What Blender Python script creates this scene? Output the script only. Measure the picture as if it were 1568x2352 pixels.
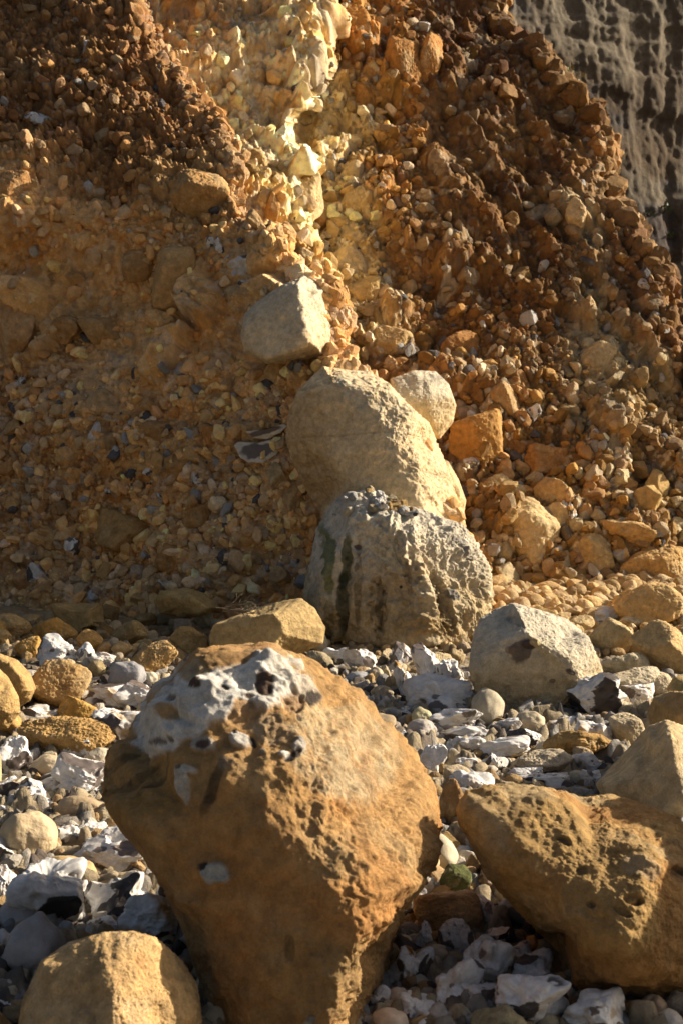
import bpy, bmesh, math, random
import numpy as np
from math import radians as R

for o in list(bpy.data.objects): bpy.data.objects.remove(o)
SC = bpy.context.scene
COL = SC.collection

# ------------------------------------------------------------------ camera, sky, sun
F = 3267.0; CU, CV = 784.0, 1176.0; CZ = 1.6          # focal length and centre in photo pixels (1568 x 2352)
cam_d = bpy.data.cameras.new("camera"); cam = bpy.data.objects.new("camera", cam_d); COL.objects.link(cam)
cam.location = (0, 0, CZ); cam.rotation_euler = (R(90), 0, 0)
cam_d.sensor_fit = 'VERTICAL'; cam_d.sensor_height = 36; cam_d.lens = 50
cam_d.clip_start = 0.05; cam_d.clip_end = 500
cam_d.dof.use_dof = True; cam_d.dof.focus_distance = 7.0; cam_d.dof.aperture_fstop = 6.3
SC.camera = cam
SUN_AZ, SUN_EL = 15.0, 27.0                           # degrees from +X towards +Y ; elevation
w = bpy.data.worlds.new("World"); SC.world = w; w.use_nodes = True
nt = w.node_tree; bg = nt.nodes["Background"]
sky = nt.nodes.new("ShaderNodeTexSky"); sky.sky_type = 'NISHITA'; sky.sun_disc = False
sky.sun_elevation = R(SUN_EL); sky.sun_rotation = R(90 - SUN_AZ)
sky.dust_density = 6.0; sky.ozone_density = 1.0
nt.links.new(sky.outputs[0], bg.inputs[0]); bg.inputs[1].default_value = 0.05
sd = bpy.data.lights.new("sun", 'SUN'); sd.energy = 5.0; sd.angle = R(0.5); sd.color = (1.0, 0.87, 0.69)
so = bpy.data.objects.new("sun", sd); COL.objects.link(so); so.location = (20, 8, 14)
so.rotation_euler = (R(90 - SUN_EL), 0, R(90 + SUN_AZ))
SC.view_settings.view_transform = 'Standard'; SC.view_settings.look = 'None'
SC.view_settings.exposure = 0.86; SC.view_settings.gamma = 1.0
SC.cycles.max_bounces = 5; SC.cycles.diffuse_bounces = 3

# ------------------------------------------------------------------ numpy noise
def _h(ix, iy, iz, s):
    h = (ix.astype(np.int64) * 374761393 + iy.astype(np.int64) * 668265263 + iz.astype(np.int64) * 2147483647 + s * 974634777) & 0xffffffff
    h = ((h ^ (h >> 13)) * 1274126177) & 0xffffffff
    h = ((h ^ (h >> 16)) * 2246822519) & 0xffffffff
    return (h ^ (h >> 15)) & 0xffffffff
def hr(ix, iy, iz, s): return _h(ix, iy, iz, s).astype(np.float64) / 4294967295.0
def vn(p, s=0):
    p = np.asarray(p, float); i = np.floor(p).astype(np.int64); f = p - i; f = f * f * f * (f * (f * 6 - 15) + 10)
    x, y, z = i[..., 0], i[..., 1], i[..., 2]; a, b, c = f[..., 0], f[..., 1], f[..., 2]
    def L(y_, z_): return hr(x, y_, z_, s) * (1 - a) + hr(x + 1, y_, z_, s) * a
    lo = L(y, z) * (1 - b) + L(y + 1, z) * b; hi = L(y, z + 1) * (1 - b) + L(y + 1, z + 1) * b
    return (lo * (1 - c) + hi * c) * 2 - 1
def fbm(p, octv=5, s=0, gain=.5, lac=2.07, ridged=False):
    p = np.asarray(p, float); t = 0; a = 1; n = 0
    for k in range(octv):
        q = vn(p + 17.3 * k, s + k * 7); t = t + a * ((1 - 2 * np.abs(q)) if ridged else q); n += a; a *= gain; p = p * lac
    return t / n
def cells(x, y, s=0, jit=.95):
    ix = np.floor(x).astype(np.int64); iy = np.floor(y).astype(np.int64)
    f1 = np.full(x.shape, 9.); f2 = np.full(x.shape, 9.); cx = np.zeros(x.shape, np.int64); cy = cx.copy()
    dx1 = np.zeros(x.shape); dy1 = dx1.copy(); zz = np.zeros(x.shape, np.int64)
    for a in (-1, 0, 1):
        for b in (-1, 0, 1):
            X = ix + a; Y = iy + b
            px = X + .5 + jit * (hr(X, Y, zz, s) - .5); py = Y + .5 + jit * (hr(X, Y, zz, s + 1) - .5)
            dx = x - px; dy = y - py; d = np.sqrt(dx * dx + dy * dy)
            m = d < f1; f2 = np.where(m, f1, np.minimum(f2, d)); f1 = np.where(m, d, f1)
            cx = np.where(m, X, cx); cy = np.where(m, Y, cy); dx1 = np.where(m, dx, dx1); dy1 = np.where(m, dy, dy1)
    r = [hr(cx, cy, zz, s + 10 + k) for k in range(5)]
    return f1, f2, dx1, dy1, r
def ss(a, b, x):
    t = np.clip((x - a) / (b - a), 0, 1); return t * t * (3 - 2 * t)
def mix(a, b, t): return a * (1 - t)[..., None] + np.asarray(b) * t[..., None]

# ------------------------------------------------------------------ mesh helpers
def mesh_from(name, V, Fc, C=None, smooth=True):
    V = np.ascontiguousarray(V, np.float32); Fc = np.ascontiguousarray(Fc, np.int32); m, k = Fc.shape
    me = bpy.data.meshes.new(name)
    me.vertices.add(len(V)); me.vertices.foreach_set('co', V.ravel())
    me.loops.add(m * k); me.loops.foreach_set('vertex_index', Fc.ravel())
    me.polygons.add(m); me.polygons.foreach_set('loop_start', np.arange(m, dtype=np.int32) * k)
    me.polygons.foreach_set('use_smooth', np.full(m, smooth))
    me.update(calc_edges=True)
    if C is not None:
        at = me.color_attributes.new("Col", 'FLOAT_COLOR', 'POINT')
        c4 = np.ones((len(V), 4), np.float32); c4[:, :3] = np.clip(C, 0.004, 1); at.data.foreach_set('color', c4.ravel())
    return me
def link(name, me, mat=None, parent=None):
    o = bpy.data.objects.new(name, me); COL.objects.link(o)
    if mat is not None:
        me.materials.clear(); me.materials.append(mat)
    if parent is not None: o.parent = parent
    return o
def tag(o, label=None, cat=None, group=None, kind=None):
    if label: o['label'] = label
    if cat: o['category'] = cat
    if group: o['group'] = group
    if kind: o['kind'] = kind
    return o
_ico = {}
def ico(k):
    if k not in _ico:
        bm = bmesh.new(); bmesh.ops.create_icosphere(bm, subdivisions=k, radius=1.0)
        me = bpy.data.meshes.new("ico"); bm.to_mesh(me); bm.free()
        V = np.empty(len(me.vertices) * 3, np.float32); me.vertices.foreach_get('co', V); V = V.reshape(-1, 3).astype(float)
        Fa = np.empty(len(me.loops), np.int32); me.loops.foreach_get('vertex_index', Fa)
        bpy.data.meshes.remove(me); _ico[k] = (V / np.linalg.norm(V, axis=1)[:, None], Fa.reshape(-1, 3))
    return _ico[k]
def vnormals(V, Fc):
    a, b, c = V[Fc[:, 0]], V[Fc[:, 1]], V[Fc[:, 2]]; n = np.cross(b - a, c - a); N = np.zeros_like(V)
    for j in range(3):
        for k in range(3): N[:, k] += np.bincount(Fc[:, j], n[:, k], len(V))
    return N / (np.linalg.norm(N, axis=1)[:, None] + 1e-12)
def rotm(rng):
    q = rng.normal(size=4); q /= np.linalg.norm(q); a, b, c, d = q
    return np.array([[a*a+b*b-c*c-d*d, 2*(b*c-a*d), 2*(b*d+a*c)], [2*(b*c+a*d), a*a-b*b+c*c-d*d, 2*(c*d-a*b)], [2*(b*d-a*c), 2*(c*d+a*b), a*a-b*b-c*c+d*d]])
def pt(u, v, Y): return np.array([(u - CU) / F * Y, Y, CZ - (v - CV) / F * Y])

# ------------------------------------------------------------------ materials
def stone_mat(name, bump=0.5, scale=60.0, var=0.35, rough=0.92, glossdark=False, spec=0.25, dist=0.006, world=True):
    m = bpy.data.materials.new(name); m.use_nodes = True; t = m.node_tree; N = t.nodes; Lk = t.links
    bs = N["Principled BSDF"]; bs.inputs["Specular IOR Level"].default_value = spec
    at = N.new("ShaderNodeAttribute"); at.attribute_name = "Col"
    oi = N.new("ShaderNodeObjectInfo"); tc = N.new("ShaderNodeTexCoord")
    g = N.new("ShaderNodeNewGeometry"); src = g.outputs["Position"] if world else tc.outputs["Object"]
    n1 = N.new("ShaderNodeTexNoise"); n1.inputs["Scale"].default_value = scale * .22; n1.inputs["Detail"].default_value = 8; n1.inputs["Roughness"].default_value = .7
    n2 = N.new("ShaderNodeTexNoise"); n2.inputs["Scale"].default_value = scale * 1.7; n2.inputs["Detail"].default_value = 5; n2.inputs["Roughness"].default_value = .75
    for n in (n1, n2): Lk.new(src, n.inputs["Vector"])
    mr = N.new("ShaderNodeMapRange"); mr.inputs[1].default_value = .28; mr.inputs[2].default_value = .72
    mr.inputs[3].default_value = 1 - var; mr.inputs[4].default_value = 1 + var * .75; Lk.new(n1.outputs[0], mr.inputs[0])
    mr2 = N.new("ShaderNodeMapRange"); mr2.inputs[1].default_value = .25; mr2.inputs[2].default_value = .75
    mr2.inputs[3].default_value = 1 - var * .6; mr2.inputs[4].default_value = 1 + var * .5; Lk.new(n2.outputs[0], mr2.inputs[0])
    mu = N.new("ShaderNodeMath"); mu.operation = 'MULTIPLY'; Lk.new(mr.outputs[0], mu.inputs[0]); Lk.new(mr2.outputs[0], mu.inputs[1])
    v1 = N.new("ShaderNodeVectorMath"); v1.operation = 'MULTIPLY'; Lk.new(at.outputs["Color"], v1.inputs[0]); Lk.new(oi.outputs["Color"], v1.inputs[1])
    v2 = N.new("ShaderNodeVectorMath"); v2.operation = 'SCALE'; Lk.new(v1.outputs[0], v2.inputs[0]); Lk.new(mu.outputs[0], v2.inputs["Scale"])
    Lk.new(v2.outputs[0], bs.inputs["Base Color"])
    if glossdark:
        sp = N.new("ShaderNodeMapRange"); bw = N.new("ShaderNodeRGBToBW"); Lk.new(v1.outputs[0], bw.inputs[0])
        sp.inputs[1].default_value = .06; sp.inputs[2].default_value = .35; sp.inputs[3].default_value = .32; sp.inputs[4].default_value = .75
        Lk.new(bw.outputs[0], sp.inputs[0]); Lk.new(sp.outputs[0], bs.inputs["Roughness"])
    else: bs.inputs["Roughness"].default_value = rough
    ad = N.new("ShaderNodeMath"); ad.operation = 'MULTIPLY_ADD'; Lk.new(n1.outputs[0], ad.inputs[0]); ad.inputs[1].default_value = 2.2; Lk.new(n2.outputs[0], ad.inputs[2])
    bp = N.new("ShaderNodeBump"); bp.inputs["Strength"].default_value = bump; bp.inputs["Distance"].default_value = dist
    Lk.new(ad.outputs[0], bp.inputs["Height"]); Lk.new(bp.outputs[0], bs.inputs["Normal"])
    return m
M_CLIFF = stone_mat("cliff_earth", .8, 45, .34, dist=.012)
M_BOULDER = stone_mat("boulder_stone", .9, 90, .42, dist=.009)
M_FLINT = stone_mat("flint", .35, 110, .2, glossdark=True, spec=.5, dist=.003)
M_ROCK = stone_mat("chalk_rock", .7, 9, .3, world=False, dist=.05)
M_FLINTI = stone_mat("flint_small", .3, 8, .2, glossdark=True, spec=.5, world=False, dist=.03)
M_PEB = stone_mat("pebble", .25, 8, .22, rough=.75, world=False, dist=.03)

SOIL = (.20, .092, .032); DSOIL = (.105, .055, .026); ORANGE = (.42, .22, .075); OCHRE = (.53, .31, .085); BROWN = (.37, .19, .065)
TAN = (.57, .39, .17); CREAM = (.72, .58, .34); CHALK = (.80, .70, .50); GREY = (.33, .31, .28); PALE = (.56, .49, .36)
FD = (.045, .038, .036); FW = (.74, .72, .69); FB = (.20, .15, .12); GREEN = (.10, .13, .035); GREYW = (.52, .48, .40)

# ------------------------------------------------------------------ cliff surfaces (depth fields over a fan-shaped grid, metres)
def lerp(pts, v): a = np.array(pts, float); return np.interp(v, a[:, 0], a[:, 1])
RIDGE = [(-700, 180), (-200, 270), (0, 330), (150, 395), (370, 530), (540, 600), (640, 690), (700, 750), (830, 772), (900, 830), (1000, 905), (1200, 1035), (1400, 1075), (1600, 1100)]
RIM = [(-700, 800), (0, 770), (60, 742), (130, 722), (250, 700), (400, 688), (520, 720), (600, 762), (700, 790), (800, 830), (1600, 900)]
SIL = [(-700, 840), (-200, 1030), (0, 1122), (100, 1182), (200, 1270), (300, 1350), (340, 1385), (400, 1390), (470, 1402), (600, 1490), (760, 1568), (900, 1650), (1100, 1760), (1600, 1900)]
def march(v0, Y0, tfun):
    vs = np.arange(v0, -900, -2.0); Ys = [Y0]
    for v in vs[:-1]: Y = Ys[-1]; Ys.append(Y + 2.0 * Y / F / max(.25, tfun(v) - (CV - v) / F))
    return vs[::-1], np.array(Ys)[::-1]
mA = march(1700, 10.2, lambda v: 2.3 if v > 620 else (1.15 if v < 480 else 1.15 + 1.15 * (v - 480) / 140))
mB = march(1000, 12.9, lambda v: 1.75)
mC = march(1700, 12.2, lambda v: 1.45)
def jag(v, Y, s):
    q = np.stack([v / 75, np.zeros_like(v) + s * 5, np.zeros_like(v)], -1); q2 = q * 3.7; q3 = q * 11
    return (.10 * vn(q, s) + .05 * vn(q2, s + 1) + .025 * vn(q3, s + 2))
def depthA(u, v):
    Y = np.interp(v, mA[0], mA[1]); r = lerp(RIDGE, v); d = (u - r) / F * Y
    low = ss(450, 650, v)
    left = np.maximum(-d, 0)
    Y = Y + left * (.06 + .30 * low) - .25 * (1 - np.exp(-left * 1.5)) * 0
    right = np.maximum(d + jag(v, Y, 1), 0); Y0 = Y; Y = Y + np.minimum(80 * right * right / (right + .03), 6)
    return Y, Y0
def depthC(u, v):
    YC = np.interp(v, mC[0], mC[1]); x = (u - 784) / F * YC
    YC = YC + .12 * x
    Y0 = YC.copy(); ds = np.maximum((u - lerp(SIL, v)) / F * YC + 1.3 * jag(v, YC, 4), 0); YC = YC + np.minimum(110 * ds * ds / (ds + .04), 14)
    YB = np.interp(v, mB[0], mB[1]) + np.maximum((u - 450) / F * 13, -1) * .42
    rim = ss(-6, 12, u - lerp(RIM, v) + 200 * jag(v, YC, 6)); fade = ss(820, 500, v)
    return YC - (1 - rim) * fade * np.maximum(YC - YB, 0), Y0
def grid_faces(nv, nu):
    i = np.arange(nv - 1)[:, None] * nu + np.arange(nu - 1)[None]; i = i.ravel()
    return np.stack([i, i + nu, i + nu + 1, i + 1], 1)
def grid_normals(P):
    du = np.gradient(P, axis=1); dv = np.gradient(P, axis=0); n = np.cross(dv, du)
    n /= np.linalg.norm(n, axis=2)[..., None] + 1e-12
    if n[..., 1].mean() > 0: n = -n
    return n
def smooth_arr(A, k):
    for ax in (0, 1):
        pad = [(0, 0)] * A.ndim; pad[ax] = (k, k); B = np.pad(A, pad, mode='edge'); c = np.cumsum(B, axis=ax)
        sl = lambda a, b: tuple(slice(a, b) if i == ax else slice(None) for i in range(A.ndim)); n = A.shape[ax]
        A = (c[sl(2 * k, 2 * k + n)] - c[sl(0, n)]) / (2 * k)
    return A
def blobs(u, v, base, lst, warp=60, s=3):
    q = np.stack([u / 140, v / 140, np.zeros_like(u)], -1); uu = u + warp * fbm(q, 4, s); vv = v + warp * fbm(q + 9, 4, s + 5)
    C = np.zeros(u.shape + (3,)) + np.array(base)
    for (a, b, ra, rb, ang, col, wt) in lst:
        c, s_ = math.cos(R(ang)), math.sin(R(ang)); X = (uu - a) * c + (vv - b) * s_; Z = -(uu - a) * s_ + (vv - b) * c
        d = np.sqrt((X / ra) ** 2 + (Z / rb) ** 2); C = mix(C, np.array(col), wt * ss(1.15, .6, d))
    return C
def blockfield(x, z, size, s, thr, warp=.35):
    """angular lumps of about size metres set in a matrix; returns height, stone mask, random channels"""
    q = np.stack([x / size * .8, z / size * .8, np.zeros_like(x)], -1)
    X = x / size + warp * vn(q, s + 50); Z = z / size + warp * vn(q + 31, s + 51)
    f1, f2, dx, dy, r = cells(X, Z, s); e = f2 - f1; on = (r[3] > thr)
    rise = ss(0.02, .30, e)
    h = rise * (.35 + .65 * r[0]) + rise * (dx * (r[1] - .5) + dy * (r[2] - .5)) * 1.6
    return np.where(on, h, 0) * size, np.where(on, ss(.04, .16, e), 0), r

class Terr: pass
def make_terrain(name, urange, vrange, step, depth, detail, mat, edge=None, over=0):
    u1 = np.arange(urange[0], urange[1] + 1, step); v1 = np.arange(vrange[0], vrange[1] + 1, step)
    u, v = np.meshgrid(u1, v1); Y, Y0 = depth(u, v); Y = smooth_arr(Y, 2)
    P = np.stack([(u - CU) / F * Y, Y, CZ - (v - CV) / F * Y], -1)
    P0 = np.stack([(u - CU) / F * Y0, Y0, CZ - (v - CV) / F * Y0], -1)
    N = grid_normals(smooth_arr(P, 5)); h, C = detail(u, v, P0)
    h = h * (1 - .45 * ss(.3, .9, np.abs(N[..., 0])))
    P = P + N * h[..., None]; N2 = grid_normals(P)
    Fq = grid_faces(*u.shape)
    if edge is not None: Fq = Fq[(u - lerp(edge, v)).ravel()[Fq[:, 0]] < over]
    used, inv = np.unique(Fq, return_inverse=True)
    o = link(name, mesh_from(name, P.reshape(-1, 3)[used], inv.reshape(-1, 4), C.reshape(-1, 3)[used]), mat)
    o['kind'] = 'structure'
    t = Terr(); t.P, t.N, t.C, t.u0, t.v0, t.s = P, N2, C, u1[0], v1[0], step; return t
def sample(t, u, v):
    i = np.clip(((v - t.v0) / t.s).astype(int), 0, t.P.shape[0] - 1); j = np.clip(((u - t.u0) / t.s).astype(int), 0, t.P.shape[1] - 1)
    return t.P[i, j], t.N[i, j], t.C[i, j]

def detA(u, v, P):
    x, y, z = P[..., 0], P[..., 1], P[..., 2]; zz = z + y * .45
    top = ss(520, 380, v + (u - 250) * -.25); low = ss(820, 1000, v + 60 * fbm(P * .8, 3, 91))
    big = fbm(P * .9, 4, 11) * .22
    h = big + fbm(P * 3.1, 5, 12) * .10 + fbm(P * 13, 4, 13) * .022 * (1 + 1.5 * top)
    h1, m1, r1 = blockfield(x, zz, .42, 100, .70)
    h2, m2, r2 = blockfield(x, zz, .16, 120, .52); h3, m3, r3 = blockfield(x, zz, .065, 140, .42)
    h4, m4, r4 = blockfield(x, zz, .032, 160, .4)
    calm = ss(-.12, .22, fbm(P * 1.1, 4, 71)) * (1 - top) * (1 - .8 * low)
    h += h1 * .45 * (1 - .8 * top) * (1 - .9 * low) + h2 * .42 * (.45 + .4 * low + .5 * top) * (1 - .4 * calm) + (h3 * (.36 + .25 * top) + h4 * (.38 + .2 * top)) * (1 - .8 * calm) + .03 * fbm(P * 7, 5, 72, gain=.62)
    C = blobs(u, v, BROWN, [
        (120, 120, 420, 300, 20, SOIL, 1), (330, 330, 300, 130, 40, SOIL, .8), (60, 60, 260, 160, 0, (.20, .105, .045), .7),
        (60, 420, 120, 110, 0, (.42, .26, .115), .8), (60, 560, 140, 90, 0, (.36, .215, .09), .7), (120, 690, 200, 130, 10, (.44, .28, .12), .9), (40, 760, 110, 100, 0, (.47, .31, .14), .9),
        (300, 520, 160, 100, 0, (.34, .19, .07), .8), (330, 700, 200, 120, 20, (.40, .235, .09), .8), (560, 600, 130, 80, 40, (.40, .28, .15), .8), (640, 700, 120, 90, 40, (.46, .33, .18), .8),
        (430, 440, 120, 80, 0, (.42, .27, .12), .8), (250, 840, 200, 70, 20, (.42, .25, .10), .8), (560, 860, 170, 90, 0, (.42, .28, .14), .8), (600, 990, 90, 120, 0, (.44, .29, .15), .8), (560, 1130, 100, 120, 20, (.40, .27, .14), .7),
        (100, 1000, 260, 260, 20, (.25, .15, .07), .9), (60, 1180, 200, 180, 10, (.20, .12, .055), .8), (420, 1080, 160, 160, 0, (.30, .19, .09), .8), (450, 1330, 220, 80, 0, (.17, .105, .055), .9), (150, 1340, 220, 70, 0, (.25, .165, .09), .7),
        (330, 960, 120, 70, 20, ORANGE, .35), (240, 780, 90, 60, 0, ORANGE, .3), (520, 380, 40, 60, 40, (.5, .36, .2), .6), (700, 640, 70, 30, 45, (.6, .52, .4), .6)])
    var = fbm(P * 2.4, 5, 77)
    C = C * (1 + .38 * var)[..., None] * 1.12; C = mix(C, (.50, .25, .07), .5 * ss(.05, .4, fbm(P * 1.7, 4, 78)) * (1 - top)); C = mix(C, (.56, .42, .25), .5 * ss(.1, .4, fbm(P * 1.5, 4, 79)) * (1 - top))
    for (m, r, k, amt) in ((m1, r1, 0, .55), (m2, r2, 1, .7), (m3, r3, 2, .75), (m4, r4, 3, .75)):
        a = m * amt * np.where(r[4] > .25, 1, .4) * (1 - .55 * top)
        sc = np.array(TAN)[None, None] * (.75 + .45 * r[0])[..., None]
        sc = np.where((r[1] > .72)[..., None], np.array((.60, .45, .25)), sc); sc = np.where((r[2] > .90)[..., None] & (k > 0), np.array(GREYW) * .9, sc)
        sc = np.where((r[2] < .06)[..., None] & (k > 0), np.array(GREY) * .5, sc)
        C = C * (1 - a * .6)[..., None] + sc * (a * .6)[..., None]
    C = mix(C, np.array((.42, .38, .33)), .45 * ss(.25, .5, fbm(P * 5, 4, 33)) * (1 - top)); C = C * (1 + .45 * (1 - top))[..., None] * np.array((1.05, .95, .85))
    return h, C
def detC(u, v, P):
    x, y, z = P[..., 0], P[..., 1], P[..., 2]; zz = z + y * .35
    isB = (1 - ss(-10, 20, u - lerp(RIM, v))) * ss(620, 480, v)
    brown = ss(860, 1010, u) * ss(700, 450, v - (u - 1000) * .9)
    h = fbm(P * .8, 4, 211) * .40 + fbm(P * 3.0, 5, 212) * .13 + fbm(P * 12, 4, 213) * .028
    # erosion ribs running down the buttress, leaning right
    a = x * .93 - zz * -.38; b = zz * .93
    rib = fbm(np.stack([a * 2.6, b * .55, y * .2], -1), 3, 215, gain=.45, ridged=True)
    h += rib * (.04 + .08 * brown)
    crk = isB * .6; ribB = fbm(np.stack([(x + z * .25) * 3.2, z * 1.1, y * .3], -1), 4, 216, ridged=True); h += ribB * .10 * isB
    h1, m1, r1 = blockfield(x, zz, .55, 300, .62); h2, m2, r2 = blockfield(x, zz, .21, 320, .42)
    h3, m3, r3 = blockfield(x, zz, .09, 340, .38); h4, m4, r4 = blockfield(x, zz, .04, 360, .4)
    earth = np.clip(brown * .8 + .55 * ss(-.1, .25, fbm(P * 1.2, 4, 279)), 0, 1)
    h += h1 * (.34 - .10 * isB) * (1 - .6 * brown) + h2 * (.42 - .02 * isB) * (1 - .6 * brown) + (h3 * .42 + h4 * .42) * (1 - .75 * earth) * (1 - .30 * isB) + .045 * fbm(P * np.array([9, 6, 5]), 5, 278, gain=.62) * (.4 + earth + .7 * isB)
    C = blobs(u, v, (.34, .20, .085), [
        (560, 100, 270, 360, 0, (.74, .60, .38), 1), (620, 300, 170, 220, 0, (.76, .62, .38), 1), (380, 30, 70, 120, 0, (.50, .32, .13), .6), (470, 60, 60, 90, 0, (.52, .33, .13), .7), (560, 60, 60, 80, 0, (.5, .4, .28), .5),
        (720, 60, 60, 60, 0, (.55, .38, .2), .6), (660, 450, 120, 120, 0, (.76, .60, .33), .95),
        (805, 420, 75, 380, -4, (.60, .44, .22), .9), (780, 640, 90, 190, -20, (.74, .57, .29), .95), (830, 750, 90, 60, 0, (.6, .46, .26), .8),
        (880, 90, 170, 130, 0, (.40, .19, .055), 1), (960, 260, 90, 140, 0, (.42, .20, .055), .9), (930, 420, 80, 130, 0, (.44, .21, .06), .8),
        (1080, 130, 170, 150, 40, (.15, .068, .027), 1), (1200, 330, 190, 170, 45, (.16, .075, .03), 1), (1090, 330, 140, 130, 0, (.30, .165, .07), .6), (1060, 560, 150, 160, 30, (.18, .09, .035), .9), (950, 600, 80, 130, 0, (.30, .18, .08), .7),
        (1250, 620, 190, 150, 40, (.19, .095, .037), .9), (1100, 700, 160, 110, 20, (.21, .105, .04), .9), (1380, 640, 90, 260, -28, (.38, .25, .12), .8),
        (1320, 500, 40, 60, 0, (.62, .48, .27), .8), (1350, 360, 50, 60, 0, (.40, .2, .07), .8), (1400, 800, 130, 170, -10, (.50, .41, .24), .95), (1330, 930, 100, 120, 0, (.48, .38, .2), .8), (1450, 950, 120, 120, 0, (.42, .30, .15), .7),
        (1530, 820, 50, 180, -30, (.26, .14, .06), .9), (1470, 650, 60, 200, -32, (.24, .12, .05), .9), (1130, 900, 150, 110, 30, (.33, .19, .08), .8), (1250, 1060, 160, 110, 20, (.36, .2, .075), .8), (1480, 1100, 130, 120, 0, (.33, .215, .11), .8),
        (1150, 1300, 200, 120, 0, (.47, .32, .15), .8), (1350, 1300, 220, 140, 0, (.38, .25, .12), .7)], warp=70, s=40)
    C = C * (1 + .34 * fbm(P * 2.2, 5, 277))[..., None] * (1 - .25 * ss(900, 1040, u))[..., None]
    for (m, r, k, amt) in ((m1, r1, 0, .4), (m2, r2, 1, .6), (m3, r3, 2, .65), (m4, r4, 3, .65)):
        a2 = m * amt * (1 - .55 * brown); lum = C.mean(-1)
        sc = C * (.85 + .75 * r[0])[..., None]; sc = np.where((r[1] > .7)[..., None], np.array(OCHRE) * (.6 + .6 * isB)[..., None], sc)
        sc = np.where((r[2] > .91)[..., None] & (k > 0), np.array(CHALK) * .85, sc); sc = np.where((r[2] < .07)[..., None] & (k > 0), np.array(GREY) * .45, sc)
        C = C * (1 - a2)[..., None] + sc * a2[..., None]
    C = mix(C, np.array((.40, .26, .12)), isB * .55 * (1 - np.maximum(m1, m2)) * ss(-.2, .3, fbm(P * 4, 4, 281))); C = mix(C, (.34, .31, .26), isB * .35 * ss(.1, .35, fbm(P * 6, 4, 283)))
    C = C * (1 + .22 * isB)[..., None]
    orange = ss(.2, .45, fbm(P * 2.9, 4, 290)); C = mix(C, np.array(ORANGE), .35 * orange * (1 - .75 * ss(900, 820, u) * ss(950, 800, v)))
    return h, C
def detD(u, v, P):
    x, y, z = P[..., 0], P[..., 1], P[..., 2]
    wx = x + .6 * fbm(P * .35, 3, 500)
    rib = fbm(np.stack([wx * 1.25, z * .22, y * .1], -1), 5, 501, gain=.6, ridged=True)
    fold = fbm(np.stack([wx * .5, z * .12, y * .1], -1), 4, 502, ridged=True)
    ledge = ss(-.1, .25, fbm(np.stack([x * .25, z * 1.1, y * .1], -1), 4, 503))
    h = .13 * fbm(np.stack([wx * 1.25, z * .16, y * .1], -1), 5, 511, gain=.55) + .32 * fbm(np.stack([wx * .5, z * .1, y * .1], -1), 3, 512) + .03 * rib + ledge * .10 + fbm(P * np.array([2.6, 1, .9]), 5, 504) * .09 + fbm(P * np.array([9, 1, 4]), 4, 505) * .05
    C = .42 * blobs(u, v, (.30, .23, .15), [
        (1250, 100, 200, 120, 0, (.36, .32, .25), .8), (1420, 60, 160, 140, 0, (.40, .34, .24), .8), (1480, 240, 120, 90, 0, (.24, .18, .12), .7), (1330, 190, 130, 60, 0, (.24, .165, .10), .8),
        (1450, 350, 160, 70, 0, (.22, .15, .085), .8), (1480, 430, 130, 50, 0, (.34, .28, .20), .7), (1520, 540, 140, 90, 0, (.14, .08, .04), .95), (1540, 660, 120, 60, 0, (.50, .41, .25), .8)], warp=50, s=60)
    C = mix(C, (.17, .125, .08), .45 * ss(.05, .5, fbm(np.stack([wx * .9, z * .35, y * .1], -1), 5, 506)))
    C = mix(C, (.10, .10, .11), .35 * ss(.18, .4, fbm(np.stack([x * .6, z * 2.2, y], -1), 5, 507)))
    C = C * (1 + .35 * fbm(P * 1.5, 5, 508))[..., None]
    return h, C
mD = march(1700, 27.0, lambda v: 4.5)
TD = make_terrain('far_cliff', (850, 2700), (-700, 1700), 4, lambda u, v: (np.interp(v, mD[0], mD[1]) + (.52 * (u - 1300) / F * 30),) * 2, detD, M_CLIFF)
TC = make_terrain('cliff_buttress', (150, 1990), (-500, 1560), 2.2, depthC, detC, M_CLIFF, SIL, 22)
TA = make_terrain('landslip_slope', (-900, 1200), (-500, 1600), 2.2, depthA, detA, M_CLIFF, RIDGE, 26)
for t_, l_ in (('far_cliff', 'distant shaded grey brown cliff with vertical ribs at the top right'), ('cliff_buttress', 'sunlit crumbling chalk and brown clay cliff face behind the boulders'), ('landslip_slope', 'shaded ochre landslip slope full of stones on the left')):
    bpy.data.objects[t_]['label'] = l_

# ------------------------------------------------------------------ beach
def gz0(Y): return .16 + .083 * (np.clip(Y, -4, 16) - 4)
def gz(x, Y): return gz0(Y) + .05 * fbm(np.stack([x * .9, Y * .9, 0 * Y], -1), 3, 900)
def gY(v): return 1.772 / ((v - CV) / F + .083)
xs = np.concatenate([-3 - np.geomspace(.02, 37, 60)[::-1], np.linspace(-3, 3, 560), 3 + np.geomspace(.02, 37, 60)])
ys = np.concatenate([np.linspace(-12, 2.5, 30)[:-1], np.geomspace(2.5, 16, 620)])
gx, gy = np.meshgrid(xs, ys); z0 = gz(gx, gy)
hh, mm, rr = blockfield(gx, gy, .075, 600, .15); hh2, mm2, rr2 = blockfield(gx, gy, .16, 610, .55)
z0 = z0 + (hh * .5 + hh2 * .4) * (1 - .75 * ss(8, 9.6, gy)) + .01 * fbm(np.stack([gx * 9, gy * 9, gx * 0], -1), 3, 620)
GC = np.zeros(gx.shape + (3,)) + np.array((.20, .155, .10)); 
pc = np.where((rr[0] > .6)[..., None], np.array((.42, .34, .22)), np.where((rr[0] > .35)[..., None], np.array((.34, .31, .27)), np.where((rr[0] > .2)[..., None], np.array((.12, .10, .09)), np.array((.50, .48, .44)))))
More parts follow.
